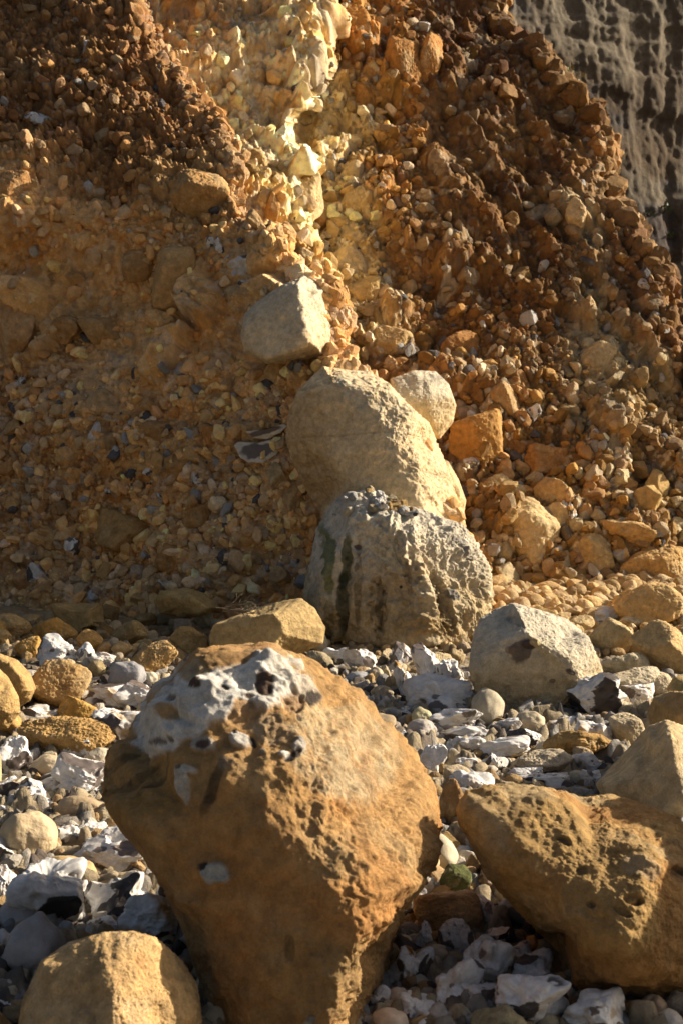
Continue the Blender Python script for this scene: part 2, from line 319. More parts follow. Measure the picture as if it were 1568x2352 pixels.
GC = GC * (1 - mm * .8)[..., None] + pc * (mm * .8)[..., None]; GC = GC * (1 + .3 * fbm(np.stack([gx * 6, gy * 6, gx * 0], -1), 4, 630))[..., None]
GC = mix(GC, (.44, .30, .14), .7 * ss(8.8, 10.2, gy)); gf = grid_faces(*gx.shape)[:, ::-1]
go = link('shingle_beach', mesh_from('shingle_beach', np.stack([gx, gy, z0], -1).reshape(-1, 3), gf, GC.reshape(-1, 3)), M_CLIFF)
go['kind'] = 'structure'; go['label'] = 'shingle beach floor of small pebbles and flint chips'

# ------------------------------------------------------------------ stone shapes
def poly_r(dirs, rng, n=12, k=14, dmin=.6, dmax=1.0, planes=None):
    nn = rng.normal(size=(n, 3)); nn /= np.linalg.norm(nn, axis=1)[:, None]; dd = rng.uniform(dmin, dmax, n)
    nn = np.vstack([nn, -nn[:4], np.eye(3), -np.eye(3)]); dd = np.concatenate([dd, rng.uniform(.7, 1.1, 4), np.full(6, 1.05)])
    if planes:
        nn = np.vstack([nn[-6:]] + [np.array(p[:3], float)[None] / np.linalg.norm(p[:3]) for p in planes] + [nn[:n // 3]]); dd = np.concatenate([dd[-6:], [p[3] for p in planes], np.full(n // 3, .98)])
    s = np.zeros(len(dirs))
    for a, b in zip(nn, dd): s += np.maximum(dirs @ a / b, 0) ** k
    return s ** (-1 / k)
def outline_fit(V, poly, cu, cv, Y):
    """morph V (unit-ish) so that its silhouette along Y follows the outline, real metres"""
    th = np.arctan2(V[:, 2], V[:, 0]); rad = np.hypot(V[:, 0], V[:, 2]); nb = 180
    b = ((th + np.pi) / (2 * np.pi) * nb).astype(int) % nb; S = np.zeros(nb); np.maximum.at(S, b, rad)
    bad = S == 0
    if bad.any(): S[bad] = np.interp(np.flatnonzero(bad), np.flatnonzero(~bad), S[~bad], period=nb)
    kern = np.array([1, 2, 3, 2, 1.]) / 9; S = np.convolve(np.concatenate([S[-2:], S, S[:2]]), kern, 'valid')
    pg = np.array(poly, float); X = (pg[:, 0] - cu) / F * Y; Z = -(pg[:, 1] - cv) / F * Y
    Rr = np.zeros(nb)
    for i in range(nb):
        a = (i + .5) / nb * 2 * np.pi - np.pi; dx, dz = math.cos(a), math.sin(a); best = 0
        for j in range(len(pg)):
            x1, z1, x2, z2 = X[j - 1], Z[j - 1], X[j], Z[j]; ex, ez = x2 - x1, z2 - z1; den = dx * ez - dz * ex
            if abs(den) < 1e-12: continue
            t = (x1 * ez - z1 * ex) / den; q = (x1 * dz - z1 * dx) / den
            if t > 0 and -1e-9 <= q <= 1 + 1e-9: best = max(best, t)
        Rr[i] = best
    ctr = (np.arange(nb) + .5) / nb * 2 * np.pi - np.pi; k = np.interp(th, ctr, Rr / S, period=2 * np.pi)
    # keep the middle from pinching: blend to the mean scale near the axis
    mk = np.sqrt(np.mean((Rr / S) ** 2)); wgt = ss(0, .75, rad / np.interp(th, ctr, S, period=2 * np.pi))
    k = mk * (1 - wgt) + k * wgt
    return np.stack([V[:, 0] * k, V[:, 1], V[:, 2] * k], 1)
def paint(V, N, C, lst, s=7):
    """mineral patches, drips, dark pits and lit ridge tones: (u, v, ru, rv, angle, colour, strength, raise in m)"""
    u = CU + V[:, 0] / V[:, 1] * F; v = CV - (V[:, 2] - CZ) / V[:, 1] * F; front = ss(.35, -.1, N[:, 1]); H = np.zeros(len(V))
    nz = vn(V * 14, s); nz2 = vn(V * 14 + 9, s + 1); n3 = vn(V * 42, s + 2); n4 = vn(V * 42 + 5, s + 3)
    for (a, b, ra, rb, ang, col, st, up) in lst:
        wr = min(ra, rb, 40) * .35; uu = u + wr * (nz + .5 * n3); vv = v + wr * (nz2 + .5 * n4)
        c, s_ = math.cos(R(ang)), math.sin(R(ang)); X = (uu - a) * c + (vv - b) * s_; Z = -(uu - a) * s_ + (vv - b) * c
        d = np.sqrt((X / ra) ** 2 + (Z / rb) ** 2); m = ss(1.12, .82, d) * front
        if st < .75: m = m * (.55 + .45 * ss(-.3, .4, n3 + nz))
        C = mix(C, np.array(col), m * st); H += m * up * (.75 + .8 * nz2 + .5 * n3) if up > .007 else m * up
    return C, H
HEROES = []
def boulder(name, poly, Yc, half, col, label, cat='boulder', seed=1, level=7, planes=None, k=10, rough=(.035, .016, .007), crumb=0, grooves=0, topcol=None, paints=(), mat=None, group=None, mott=None, rust=None, top_at=.55, detail_f=1.0):
    rng = np.random.default_rng(seed); D, Fc = ico(level); r = poly_r(D, rng, planes=planes, k=k); V = D * r[:, None]
    pg = np.array(poly, float); cu, cv = (pg[:, 0].min() + pg[:, 0].max()) / 2, (pg[:, 1].min() + pg[:, 1].max()) / 2
    V = outline_fit(V, poly, cu, cv, Yc); V[:, 1] *= half
    size = np.ptp(V[:, 0]) ; c = pt(cu, cv, Yc); W = V + c; N = vnormals(W, Fc)
    f = 1 / max(size, .15) * detail_f
    h = fbm(W * 2.2 * f, 4, seed) * rough[0] * size + fbm(W * 9 * f, 4, seed + 1) * rough[1] * size + fbm(W * 34 * f, 4, seed + 2, gain=.6) * rough[2] * size
    if crumb:
        m = ss(-.05, .55, N[:, 0] + .35 * fbm(W * 4, 3, seed + 3)) * .85 + .15
        rg = .8 * fbm(W * 11 * f + .6 * fbm(W * 9, 2, 5)[:, None], 5, seed + 4, gain=.66) - .45 * fbm(W * 24 * f, 4, seed + 44, gain=.6, ridged=True); h += m * crumb * rg * size
    if grooves:
        g = fbm(np.stack([W[:, 0] * 3.2, W[:, 1] * 2, W[:, 2] * .9], 1), 4, seed + 5, ridged=True); h += g * grooves * size
    C = np.zeros_like(W) + np.array(col); C = C * (1 + .22 * fbm(W * 3 * f, 5, seed + 6))[:, None]
    if mott is not None: C = mix(C, np.array(mott), .75 * ss(-.05, .4, fbm(W * 4.5 * f, 5, seed + 8)))
    if rust is not None: C = mix(C, np.array(rust), .6 * ss(.0, .4, fbm(W * 3.6 * f + 40, 5, seed + 18))); C = C * (1 - .3 * ss(.1, .45, fbm(W * 7 * f + 20, 5, seed + 19)))[:, None]
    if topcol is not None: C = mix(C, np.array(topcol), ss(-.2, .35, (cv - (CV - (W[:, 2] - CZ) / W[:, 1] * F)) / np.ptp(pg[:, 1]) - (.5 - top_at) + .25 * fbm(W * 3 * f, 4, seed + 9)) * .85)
    C, H = paint(W, N, C, paints, seed) if len(paints) else (C, 0)
    pit = ss(.45, .8, vn(W * 34 * f + .6 * fbm(W * 40 * f, 2, seed)[:, None], seed + 12)) * ss(.15, .5, vn(W * 5 * f, seed + 13)); h = h - pit * (.006 if 'pitted' in label else .003) * size
    W = W + N * (h + H)[:, None]
    pu, pv = pg[:, 0] - cu, pg[:, 1] - cv; nb = 144; ctr = (np.arange(nb) + .5) / nb * 2 * np.pi - np.pi; want = np.zeros(nb)
    for i, a in enumerate(ctr):
        dx, dz = math.cos(a), math.sin(a)
        for j in range(len(pg)):
            ex, ez = pu[j] - pu[j - 1], pv[j] - pv[j - 1]; den = dx * ez - dz * ex
            if abs(den) < 1e-9: continue
            t = (pu[j - 1] * ez - pv[j - 1] * ex) / den; q = (pu[j - 1] * dz - pv[j - 1] * dx) / den
            if t > 0 and -1e-9 <= q <= 1 + 1e-9: want[i] = max(want[i], t)
    for it in range(3):
        U_ = CU + W[:, 0] / W[:, 1] * F - cu; V_ = CV - (W[:, 2] - CZ) / W[:, 1] * F - cv; th = np.arctan2(V_, U_); rd = np.hypot(U_, V_)
        b = ((th + np.pi) / (2 * np.pi) * nb).astype(int) % nb; S = np.zeros(nb); np.maximum.at(S, b, rd)
        kk = want / np.maximum(S, 1); kk = (np.roll(kk, 1) + kk * 2 + np.roll(kk, -1)) / 4; k2 = np.interp(th, ctr, kk, period=2 * np.pi)
        wg = ss(.1, .9, rd / np.maximum(np.interp(th, ctr, S, period=2 * np.pi), 1)); k2 = kk.mean() * (1 - wg) + k2 * wg
        U2, V2 = cu + U_ * k2, cv + V_ * k2; W = np.stack([(U2 - CU) / F * W[:, 1], W[:, 1], CZ - (V2 - CV) / F * W[:, 1]], 1)
    o = link(name, mesh_from(name, W - c, Fc, C), mat or M_BOULDER); o.location = c
    tag(o, label, cat, group); HEROES.append((cu, cv, np.ptp(pg[:, 0]), np.ptp(pg[:, 1]), Yc)); return o

def chalk_unit(level, rng, k=14, rough=.05, n=11):
    D, Fc = ico(level); V = D * poly_r(D, rng, n=n, k=k)[:, None]
    o = rng.uniform(0, 50, 3); V = V * (1 + rough * fbm(D * 2.5 + o, 4, 5) + rough * .35 * fbm(D * 11 + o, 3, 6))[:, None]
    C = np.ones_like(V) * (1 + .22 * fbm(D * 2 + o, 4, 8))[:, None]
    return V, Fc, C
def pebble_unit(level, rng):
    D, Fc = ico(level); o = rng.uniform(0, 50, 3); V = D * (1 + .16 * vn(D * 1.3 + o, 3) + .05 * vn(D * 3 + o, 4) + .012 * fbm(D * 12 + o, 3, 5))[:, None]
    C = np.ones_like(V) * (1 + .18 * fbm(D * 2 + o, 4, 8))[:, None]; return V, Fc, C
def flint_unit(level, rng, dark=.45, brown=.25, knob=1.0, front=False):
    D, Fc = ico(level); o = rng.uniform(0, 60, 3)
    r = poly_r(D, rng, n=7, k=9, dmin=.55, dmax=.95)
    r = r * (1 + .20 * vn(D * 1.6 + o, 3) + .11 * vn(D * 3.4 + o, 4) + .05 * vn(D * 8 + o, 5) + .02 * vn(D * 18 + o, 5))
    for q in range(int(rng.integers(2, 5))):
        n = rng.normal(size=3); n /= np.linalg.norm(n); g = np.exp(-(1 - D @ n) / rng.uniform(.04, .12)); r = r + knob * rng.uniform(.25, .6) * g
    for q in range(int(rng.integers(2, 5))):
        n = rng.normal(size=3); n /= np.linalg.norm(n); g = np.exp(-(1 - D @ n) / rng.uniform(.06, .18)); r = r - rng.uniform(.15, .35) * g
    V = D * np.maximum(r, .28)[:, None]
    base = np.array(FW) * rng.uniform(.8, 1.02); C = np.zeros_like(V) + base
    C = mix(C, np.array((.40, .42, .45)), .5 * ss(.0, .5, fbm(D * 2.2 + o, 4, 9))); C = mix(C, np.array((.46, .33, .19)), brown * 1.6 * ss(.0, .45, fbm(D * 1.7 + o + 5, 4, 10)))
    C = C * (1 + .16 * fbm(D * 9 + o, 3, 11))[:, None]
    dk = np.array(FD) * rng.uniform(.7, 2.0) + np.array(FB) * rng.uniform(0, .5)
    for q in range(int(2 + dark * 7)):
        n = rng.normal(size=3)
        if q % 2: n[1] = -abs(n[1]) - .3
        n /= np.linalg.norm(n); pr = V @ n; d = pr.max() * rng.uniform(.68, .92); cut = pr - d
        m = ss(-.015, .012, cut + .07 * vn(V * 2.4 + q * 3, 12) + .02 * vn(V * 11 + q, 16) - .01)
        V = V - n[None] * (np.maximum(cut, 0) * .97 + .04 * (cut > 0) * vn(V * 3.5, 13))[:, None]
        if q < dark * 5.5: C = mix(C, dk * (1 + .45 * fbm(V * 4, 3, 14))[:, None], m)
    for q in range(rng.integers(3, 9)):
        n = rng.normal(size=3); n /= np.linalg.norm(n); a = np.arccos(np.clip(D @ n, -1, 1)) + .09 * vn(D * 6, 15); rad = rng.uniform(.06, .22)
        m = ss(rad * 1.1, rad * .85, a); V = V * (1 - .10 * m)[:, None]; C = mix(C, dk * 1.3, m * .92)
    return V, Fc, C
def fit_box(V, w, h, t, ang, rng, rot=True):
    if rot: V = V @ rotm(rng).T
    if ang: c, s = math.cos(R(ang)), math.sin(R(ang)); 
    V = V - (V.max(0) + V.min(0)) / 2; V = V / (np.ptp(V, axis=0) / 2)
    V = V * np.array([w / 2, t / 2, h / 2])
    return V
def lev(px): return 8 if px > 420 else 7 if px > 170 else 6 if px > 55 else 5
def stone(kind, box, col, label, seed, on='g', name=None, cat=None, dy=0., th=None, ang=0, **kw):
    """one stone of its own seen in the box (u0, v0, u1, v1); on: g ground, a slope, c buttress, or a depth"""
    u0, v0, u1, v1 = box; cu, cv = (u0 + u1) / 2, (v0 + v1) / 2; rng = np.random.default_rng(seed + 1000); emb = 0
    if on == 'g': Y = float(gY(v1 - 3)); w = (u1 - u0) / F * Y; h = (v1 - v0) / F * Y; t = (th or .9) * min(max(w, h), 1.4 * min(w, h)); Y = Y + t * .30 - .03
    elif on in ('a', 'c'):
        p, n, c_ = sample(TA if on == 'a' else TC, np.array([cu]), np.array([cv])); Y = float(p[0, 1]); w = (u1 - u0) / F * Y; h = (v1 - v0) / F * Y; t = (th or .8) * (w + h) / 2; Y += t * (.02 if on == 'a' else .08)
    else: Y = float(on); w = (u1 - u0) / F * Y; h = (v1 - v0) / F * Y; t = (th or .9) * (w + h) / 2
    Y += dy; lv = lev(max(u1 - u0, v1 - v0))
    if kind == 'flint': V, Fc, C = flint_unit(lv, rng, front=True, **kw); mat = M_FLINT
    elif kind == 'pebble': V, Fc, C = pebble_unit(lv, rng); mat = M_FLINT if sum(col) < 1.0 and False else M_PEB
    else: V, Fc, C = chalk_unit(lv, rng, **kw); mat = M_BOULDER
    if kind != 'flint':
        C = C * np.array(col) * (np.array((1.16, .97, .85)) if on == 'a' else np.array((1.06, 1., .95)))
        if kind == 'rock': C = mix(C, np.array(CREAM) * .9, .35 * ss(.1, .5, fbm(V * 1.8 + seed, 4, 21)))
    gk = 1.16 if kind == 'flint' and on == 'g' else 1.04; V = fit_box(V, w * gk, h * gk, t * gk, 0, rng, kind != 'flint')
    if ang:
        c, s = math.cos(R(ang)), math.sin(R(ang)); V = np.stack([V[:, 0] * c - V[:, 2] * s, V[:, 1], V[:, 0] * s + V[:, 2] * c], 1)
    c = pt(cu, cv, Y)
    if kind == 'rock':
        W = V + c; N = vnormals(W, Fc); f = 1 / max(w, .1); V = V + N * (w * (.03 * fbm(W * 6 * f, 4, seed) + .018 * fbm(W * 22 * f, 4, seed + 1, gain=.62, ridged=True)))[:, None]
    nm = name or {'flint': 'flint_nodule', 'pebble': 'pebble', 'rock': 'chalk_block'}[kind]
    o = link(nm, mesh_from(nm, V, Fc, C), mat); o.location = c
    tag(o, label, cat or {'flint': 'flint', 'pebble': 'pebble', 'rock': 'rock'}[kind]); HEROES.append((cu, cv, u1 - u0, v1 - v0, Y)); return o
# ------------------------------------------------------------------ the big boulders
STAIN = (.075, .05, .025); RUST = (.42, .20, .06); CR = (.74, .71, .64); DK = (.07, .055, .045)
boulder('boulder', [(232, 1775), (245, 1715), (290, 1690), (310, 1640), (335, 1585), (400, 1535), (440, 1492), (500, 1480), (560, 1478), (620, 1470), (665, 1492), (720, 1510), (790, 1555), (850, 1600), (885, 1650), (920, 1680), (960, 1730), (1000, 1800), (1015, 1870), (1018, 1950), (1000, 2010), (960, 2060), (908, 2150), (896, 2210), (872, 2290), (855, 2360), (855, 2600), (760, 2760), (560, 2760), (480, 2600), (472, 2360), (455, 2250), (415, 2130), (350, 2010), (292, 1935), (245, 1880), (228, 1820)],
    4.22, .52, (.46, .275, .11), 'largest ochre boulder in the front, with a white flint crust across its top', seed=3, level=8, k=16,
    planes=[(-.34, -.92, .10, .66), (.94, -.33, .10, .84), (-.05, -.55, .80, .80), (-.8, -.3, .5, .92), (.4, -.3, .85, .90)], rough=(.036, .022, .0075), crumb=.022, mott=(.52, .37, .19), rust=(.50, .22, .06), topcol=None,
    paints=[(640, 1900, 330, 220, 20, (.47, .27, .10), .5, 0), (800, 1700, 150, 110, 35, (.50, .42, .27), .7, 0), (560, 1990, 160, 200, 0, (.44, .23, .08), .5, 0), (640, 2250, 230, 120, 0, (.28, .19, .085), .6, 0), (330, 1830, 90, 130, 20, (.40, .22, .06), .6, 0),
            (540, 1560, 160, 66, -16, CR, .97, .012), (430, 1600, 86, 66, -38, CR, .97, .012), (370, 1670, 58, 50, -60, CR, .95, .010), (420, 1640, 70, 52, 0, CR, .95, .009), (500, 1600, 80, 50, -20, CR, .9, .006), (625, 1508, 72, 34, 8, CR, .97, .014), (690, 1530, 70, 24, 35, (.55, .5, .42), .8, .010), (345, 1712, 34, 20, 20, CR, .85, .006),
            (445, 1530, 34, 24, -20, (.5, .36, .2), .9, -.006), (555, 1620, 30, 34, 20, (.45, .27, .12), .95, -.008), (395, 1632, 22, 18, 0, (.48, .31, .14), .95, -.004), (680, 1575, 30, 28, 0, (.40, .26, .14), .95, -.014), (625, 1650, 60, 34, 0, (.52, .40, .26), .7, .002),
            (610, 1547, 26, 33, -12, (.115, .075, .055), 1, -.008), (730, 1562, 17, 20, 30, DK, 1, -.008), (457, 1572, 12, 12, 0, (.10, .07, .05), 1, -.004), (515, 1568, 8, 6, 0, DK, 1, -.006), (570, 1574, 10, 5, 0, (.2, .13, .09), 1, -.004), (398, 1598, 12, 10, 0, (.25, .2, .14), .8, -.006), (692, 1619, 9, 7, 30, DK, .95, -.005), (388, 1693, 7, 7, 0, FB, .9, -.003), (369, 1703, 10, 7, 0, FB, .9, -.003),
            (547, 1685, 24, 19, 0, (.66, .62, .55), 1, .014), (575, 1681, 8, 14, -20, DK, 1, -.006), (465, 1702, 26, 20, 10, (.50, .44, .36), 1, .010), (466, 1701, 15, 13, 0, (.14, .09, .07), 1, -.004), (690, 1692, 20, 20, 0, (.50, .46, .40), 1, .012), (678, 1712, 24, 9, -35, DK, 1, -.010), (600, 1705, 12, 8, 0, (.42, .33, .24), 1, .008), (655, 1712, 14, 7, 0, CR, 1, .008), (535, 1665, 6, 9, 0, DK, .9, -.004),
            (420, 1800, 13, 46, -14, (.58, .52, .42), .95, .010), (428, 1768, 20, 12, 0, (.60, .55, .45), .95, .010), (412, 1762, 7, 7, 0, (.2, .13, .09), .9, -.004), (495, 2012, 24, 30, 0, (.46, .46, .42), 1, .010), (472, 2000, 8, 12, 0, DK, 1, -.004), (490, 1790, 15, 62, 22, STAIN, .73, -.003), (515, 1745, 18, 14, 0, (.24, .2, .15), .7, .003), (470, 1840, 10, 34, 22, STAIN, .6, 0),
            (296, 1810, 8, 85, 24, STAIN, .70, -.002), (327, 1830, 7, 90, 24, STAIN, .68, -.002), (358, 1810, 6, 75, 24, STAIN, .6, -.002), (268, 1790, 8, 50, 26, STAIN, .6, 0), (920, 1970, 10, 40, 10, STAIN, .7, -.004), (665, 2180, 14, 40, 0, STAIN, .5, -.003), (860, 1780, 12, 50, -20, (.12, .09, .05), .4, 0)])
boulder('boulder', [(1042, 1870), (1050, 1845), (1065, 1815), (1120, 1795), (1200, 1796), (1290, 1812), (1340, 1830), (1400, 1822), (1500, 1850), (1560, 1880), (1660, 1940), (1720, 2060), (1700, 2240), (1600, 2310), (1480, 2312), (1400, 2302), (1310, 2265), (1262, 2170), (1180, 2090), (1110, 2015), (1080, 1950), (1050, 1905)],
    4.30, .52, (.46, .29, .11), 'huge pitted ochre boulder in deep shade at the right front edge', seed=8, level=8, k=12,
    planes=[(-.25, -.75, .62, .66), (.5, -.8, .1, .72), (-.7, -.6, -.1, .72), (.1, -.8, -.5, .8), (.1, -.2, .97, .8)], rough=(.036, .026, .009), crumb=.009, mott=(.47, .35, .19), rust=(.42, .2, .06),
    paints=[(1470, 1990, 50, 26, 20, (.50, .42, .30), .6, .004), (1570, 2000, 20, 18, 0, (.16, .10, .05), .7, -.02), (1330, 2000, 14, 10, 0, (.18, .12, .07), .7, -.015), (1355, 2080, 12, 8, 0, (.18, .12, .07), .7, -.015), (1455, 2070, 26, 14, 15, (.15, .10, .05), .7, -.025), (1290, 1925, 20, 8, 30, (.16, .11, .06), .7, -.012), (1430, 2100, 26, 9, 25, (.14, .10, .05), .6, -.012), (1270, 2060, 120, 40, 60, (.46, .28, .11), .5, 0), (1390, 2240, 60, 40, 0, (.36, .2, .075), .5, 0), (1560, 2150, 60, 90, 0, (.32, .19, .08), .5, 0)])
boulder('boulder', [(40, 2360), (50, 2300), (95, 2205), (160, 2162), (240, 2140), (310, 2137), (360, 2152), (420, 2205), (455, 2262), (468, 2352), (480, 2480), (40, 2480)],
    3.70, .25, (.66, .44, .20), 'rounded peach coloured boulder cut off by the bottom edge at the left corner', seed=14, level=8, k=10,
    planes=[(-.4, -.85, .3, .7), (.8, -.55, .2, .66), (0, -.5, .85, .84)], rough=(.03, .018, .006), crumb=.022, rust=(.55, .3, .12), mott=(.66, .48, .27), paints=[(200, 2250, 120, 60, -20, (.52, .32, .15), .4, 0)])
boulder('boulder', [(700, 1330), (715, 1270), (725, 1215), (745, 1180), (765, 1150), (800, 1128), (850, 1122), (895, 1140), (930, 1160), (975, 1170), (1010, 1185), (1060, 1200), (1100, 1250), (1128, 1305), (1135, 1370), (1125, 1420), (1092, 1450), (1060, 1480), (950, 1495), (860, 1492), (760, 1478), (738, 1450), (710, 1410), (694, 1370)],
    10.15, .42, (.62, .50, .31), 'grey boulder streaked with dark drips and green moss in the centre', seed=21, level=8, k=26,
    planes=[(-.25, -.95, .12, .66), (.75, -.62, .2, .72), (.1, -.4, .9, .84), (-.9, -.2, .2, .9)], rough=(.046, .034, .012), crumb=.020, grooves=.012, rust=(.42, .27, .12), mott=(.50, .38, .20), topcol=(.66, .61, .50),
    paints=[(900, 1440, 200, 50, 0, (.40, .26, .10), .6, 0), (792, 1360, 14, 100, 4, (.30, .22, .11), .5, -.030), (866, 1400, 20, 80, -4, (.24, .17, .08), .6, -.040), (925, 1290, 9, 60, -22, (.30, .22, .11), .4, -.022), (1022, 1390, 18, 85, -14, (.22, .15, .07), .6, -.050), (830, 1230, 22, 60, 12, (.62, .55, .40), .4, .026), (905, 1260, 34, 90, -26, (.64, .57, .42), .4, .034), (975, 1340, 26, 70, -30, (.60, .50, .34), .4, .036), (1060, 1300, 30, 60, -24, (.62, .55, .42), .4, .026), (960, 1450, 50, 26, 8, (.42, .28, .12), .4, .020), (750, 1290, 14, 80, -4, (.14, .16, .05), .8, 0), (790, 1290, 12, 70, 4, (.08, .09, .035), .8, 0), (740, 1215, 9, 30, 0, (.20, .22, .09), .6, .003), (785, 1390, 14, 80, 0, (.06, .06, .03), .8, 0), (755, 1430, 14, 60, 0, (.12, .10, .04), .6, 0), (820, 1340, 9, 110, 0, (.15, .10, .04), .65, -.004), (868, 1400, 9, 70, 0, (.11, .08, .035), .7, -.004), (1015, 1400, 12, 80, -8, (.13, .085, .03), .7, -.006), (940, 1350, 8, 70, -8, (.2, .14, .07), .5, 0),  # carved grooves tinted brown, raised ridges between them painted a lit cream
            (1050, 1245, 24, 18, 35, (.12, .11, .11), .7, .006), (1075, 1275, 26, 12, 35, (.22, .19, .18), .7, .008), (1048, 1368, 18, 12, 20, (.10, .10, .10), .85, .008), (918, 1350, 4, 4, 0, DK, 1, -.006), (817, 1252, 7, 7, 0, FB, .9, -.004), (790, 1138, 50, 14, 0, (.30, .26, .22), .6, .006), (880, 1152, 60, 12, 12, (.28, .25, .23), .6, .006), (1055, 1425, 14, 24, 0, (.3, .26, .18), .5, .004)])
boulder('boulder', [(655, 1010), (660, 960), (680, 900), (720, 860), (745, 838), (800, 848), (850, 852), (895, 880), (940, 930), (985, 970), (1010, 1030), (1035, 1090), (1050, 1140), (1072, 1205), (1000, 1240), (850, 1230), (740, 1200), (700, 1120), (670, 1060)],
    10.95, .62, (.82, .62, .36), 'large smooth pale buff boulder leaning on the slope above the mossy streaked one', seed=31, level=8, k=22,
    planes=[(-.30, -.94, .1, .58), (.30, -.90, .35, .64), (.85, -.45, .2, .70), (-.2, -.4, .9, .82), (-.75, -.6, -.25, .70), (.55, -.2, .8, .84)], rough=(.036, .022, .008), crumb=.018, mott=(.78, .58, .32),
    paints=[(870, 920, 110, 60, 40, (.58, .52, .38), .7, .004), (700, 1000, 60, 110, 0, (.52, .34, .16), .6, 0), (720, 1100, 60, 70, 0, (.50, .32, .14), .6, 0), (960, 1080, 60, 110, -25, (.62, .52, .34), .6, 0), (780, 1000, 120, 3, -4, (.45, .3, .15), .5, -.006)])
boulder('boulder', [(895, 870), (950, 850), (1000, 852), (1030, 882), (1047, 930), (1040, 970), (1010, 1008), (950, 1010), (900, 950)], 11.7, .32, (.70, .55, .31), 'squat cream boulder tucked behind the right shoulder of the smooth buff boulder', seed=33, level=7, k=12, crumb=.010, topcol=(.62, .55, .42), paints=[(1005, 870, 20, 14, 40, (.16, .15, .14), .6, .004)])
boulder('boulder', [(1000, 1050), (1030, 1060), (1052, 1100), (1070, 1150), (1062, 1200), (1020, 1212), (1000, 1150)], 11.45, .22, (.68, .52, .29), 'narrow cream slab lit on its right side behind the smooth buff boulder', seed=35, level=7, crumb=.010)
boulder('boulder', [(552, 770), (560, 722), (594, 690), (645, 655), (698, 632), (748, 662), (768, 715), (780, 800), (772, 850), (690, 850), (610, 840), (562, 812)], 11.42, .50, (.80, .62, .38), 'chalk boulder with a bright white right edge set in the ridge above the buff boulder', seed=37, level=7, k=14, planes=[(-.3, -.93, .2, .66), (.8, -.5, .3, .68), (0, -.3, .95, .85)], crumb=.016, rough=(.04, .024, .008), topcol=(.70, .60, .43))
boulder('boulder', [(1075, 1540), (1078, 1500), (1085, 1455), (1100, 1420), (1140, 1396), (1180, 1383), (1240, 1400), (1300, 1420), (1350, 1460), (1378, 1520), (1394, 1565), (1380, 1620), (1300, 1655), (1180, 1668), (1112, 1667), (1095, 1610)],
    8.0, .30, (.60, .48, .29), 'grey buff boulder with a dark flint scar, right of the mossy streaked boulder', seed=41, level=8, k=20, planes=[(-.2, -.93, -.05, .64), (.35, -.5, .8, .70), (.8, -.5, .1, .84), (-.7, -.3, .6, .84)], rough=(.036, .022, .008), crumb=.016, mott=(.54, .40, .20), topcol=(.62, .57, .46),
    paints=[(1195, 1495, 24, 34, 30, (.14, .10, .08), .85, .010), (1215, 1478, 22, 12, 0, (.10, .075, .065), .9, .014), (1170, 1492, 16, 8, 0, (.3, .2, .13), .7, .004), (1250, 1495, 60, 10, 42, (.58, .46, .26), .8, .012), (1180, 1420, 26, 10, 25, (.40, .37, .32), .6, -.014), (1310, 1545, 14, 7, 20, (.1, .08, .07), .9, .004), (1268, 1565, 8, 6, 0, (.2, .15, .1), .8, -.006), (1250, 1475, 18, 14, 0, (.42, .40, .2), .4, 0)])
boulder('chalk_block', [(480, 1460), (490, 1432), (560, 1405), (640, 1380), (690, 1372), (722, 1395), (748, 1440), (742, 1480), (692, 1502), (640, 1500), (520, 1500), (484, 1490)], 9.45, .26, (.52, .37, .17), 'long angular ochre block with a squared sunlit end left of the mossy boulder', 'rock', seed=43, level=7, k=22, planes=[(-.25, -.95, .1, .60), (.86, -.48, .1, .66), (0, -.35, .94, .72)], crumb=.008, rough=(.012, .008, .004))
boulder('chalk_block', [(357, 1375), (370, 1356), (430, 1350), (470, 1362), (507, 1395), (480, 1412), (420, 1422), (365, 1408)], 10.6, .22, (.56, .38, .15), 'flat topped golden rock lit from the right, at the foot of the shaded slope', 'rock', seed=45, level=7, k=18, crumb=.012)
boulder('chalk_block', [(116, 1392), (125, 1385), (180, 1385), (235, 1384), (241, 1432), (232, 1443), (180, 1455), (135, 1440), (122, 1410)], 10.5, .2, (.42, .29, .12), 'box shaped brown ochre block at the foot of the shaded slope on the left', 'rock', seed=47, level=7, k=26, planes=[(-.1, -.97, .05, .66), (.97, -.2, 0, .8), (0, -.25, .96, .72)], rough=(.012, .007, .004))
boulder('boulder', [(1484, 1640), (1500, 1600), (1540, 1586), (1600, 1590), (1700, 1650), (1700, 1790), (1620, 1800), (1550, 1770), (1500, 1700)], 6.6, .36, (.48, .32, .14), 'ochre boulder cut off by the right edge, higher of the two at mid height', seed=51, level=7, crumb=.012, mott=(.50, .38, .2))
boulder('boulder', [(1365, 1800), (1400, 1760), (1440, 1720), (1485, 1668), (1530, 1652), (1575, 1668), (1640, 1700), (1670, 1800), (1650, 1890), (1540, 1880), (1450, 1845), (1380, 1830)], 6.0, .32, (.68, .52, .29), 'wedge shaped orange ochre boulder just behind the huge pitted one on the right', seed=53, level=7, k=14, planes=[(-.5, -.75, .4, .62), (.5, -.7, .5, .72), (0, -.2, .97, .86)], crumb=.012, mott=(.52, .38, .2))
boulder('boulder', [(1530, 1580), (1545, 1555), (1600, 1540), (1680, 1570), (1680, 1640), (1600, 1650), (1540, 1610)], 7.7, .28, (.48, .33, .14), 'mossy ochre boulder peeping in at the right edge above the shingle', seed=55, level=6, paints=[(1570, 1575, 30, 20, 0, (.28, .24, .08), .6, 0)])
boulder('boulder', [(-60, 1500), (0, 1500), (40, 1515), (70, 1545), (84, 1580), (70, 1610), (20, 1640), (-60, 1640)], 7.8, .24, (.52, .34, .14), 'golden ochre boulder at the left edge, behind the taller one', seed=57, level=7, crumb=.010)
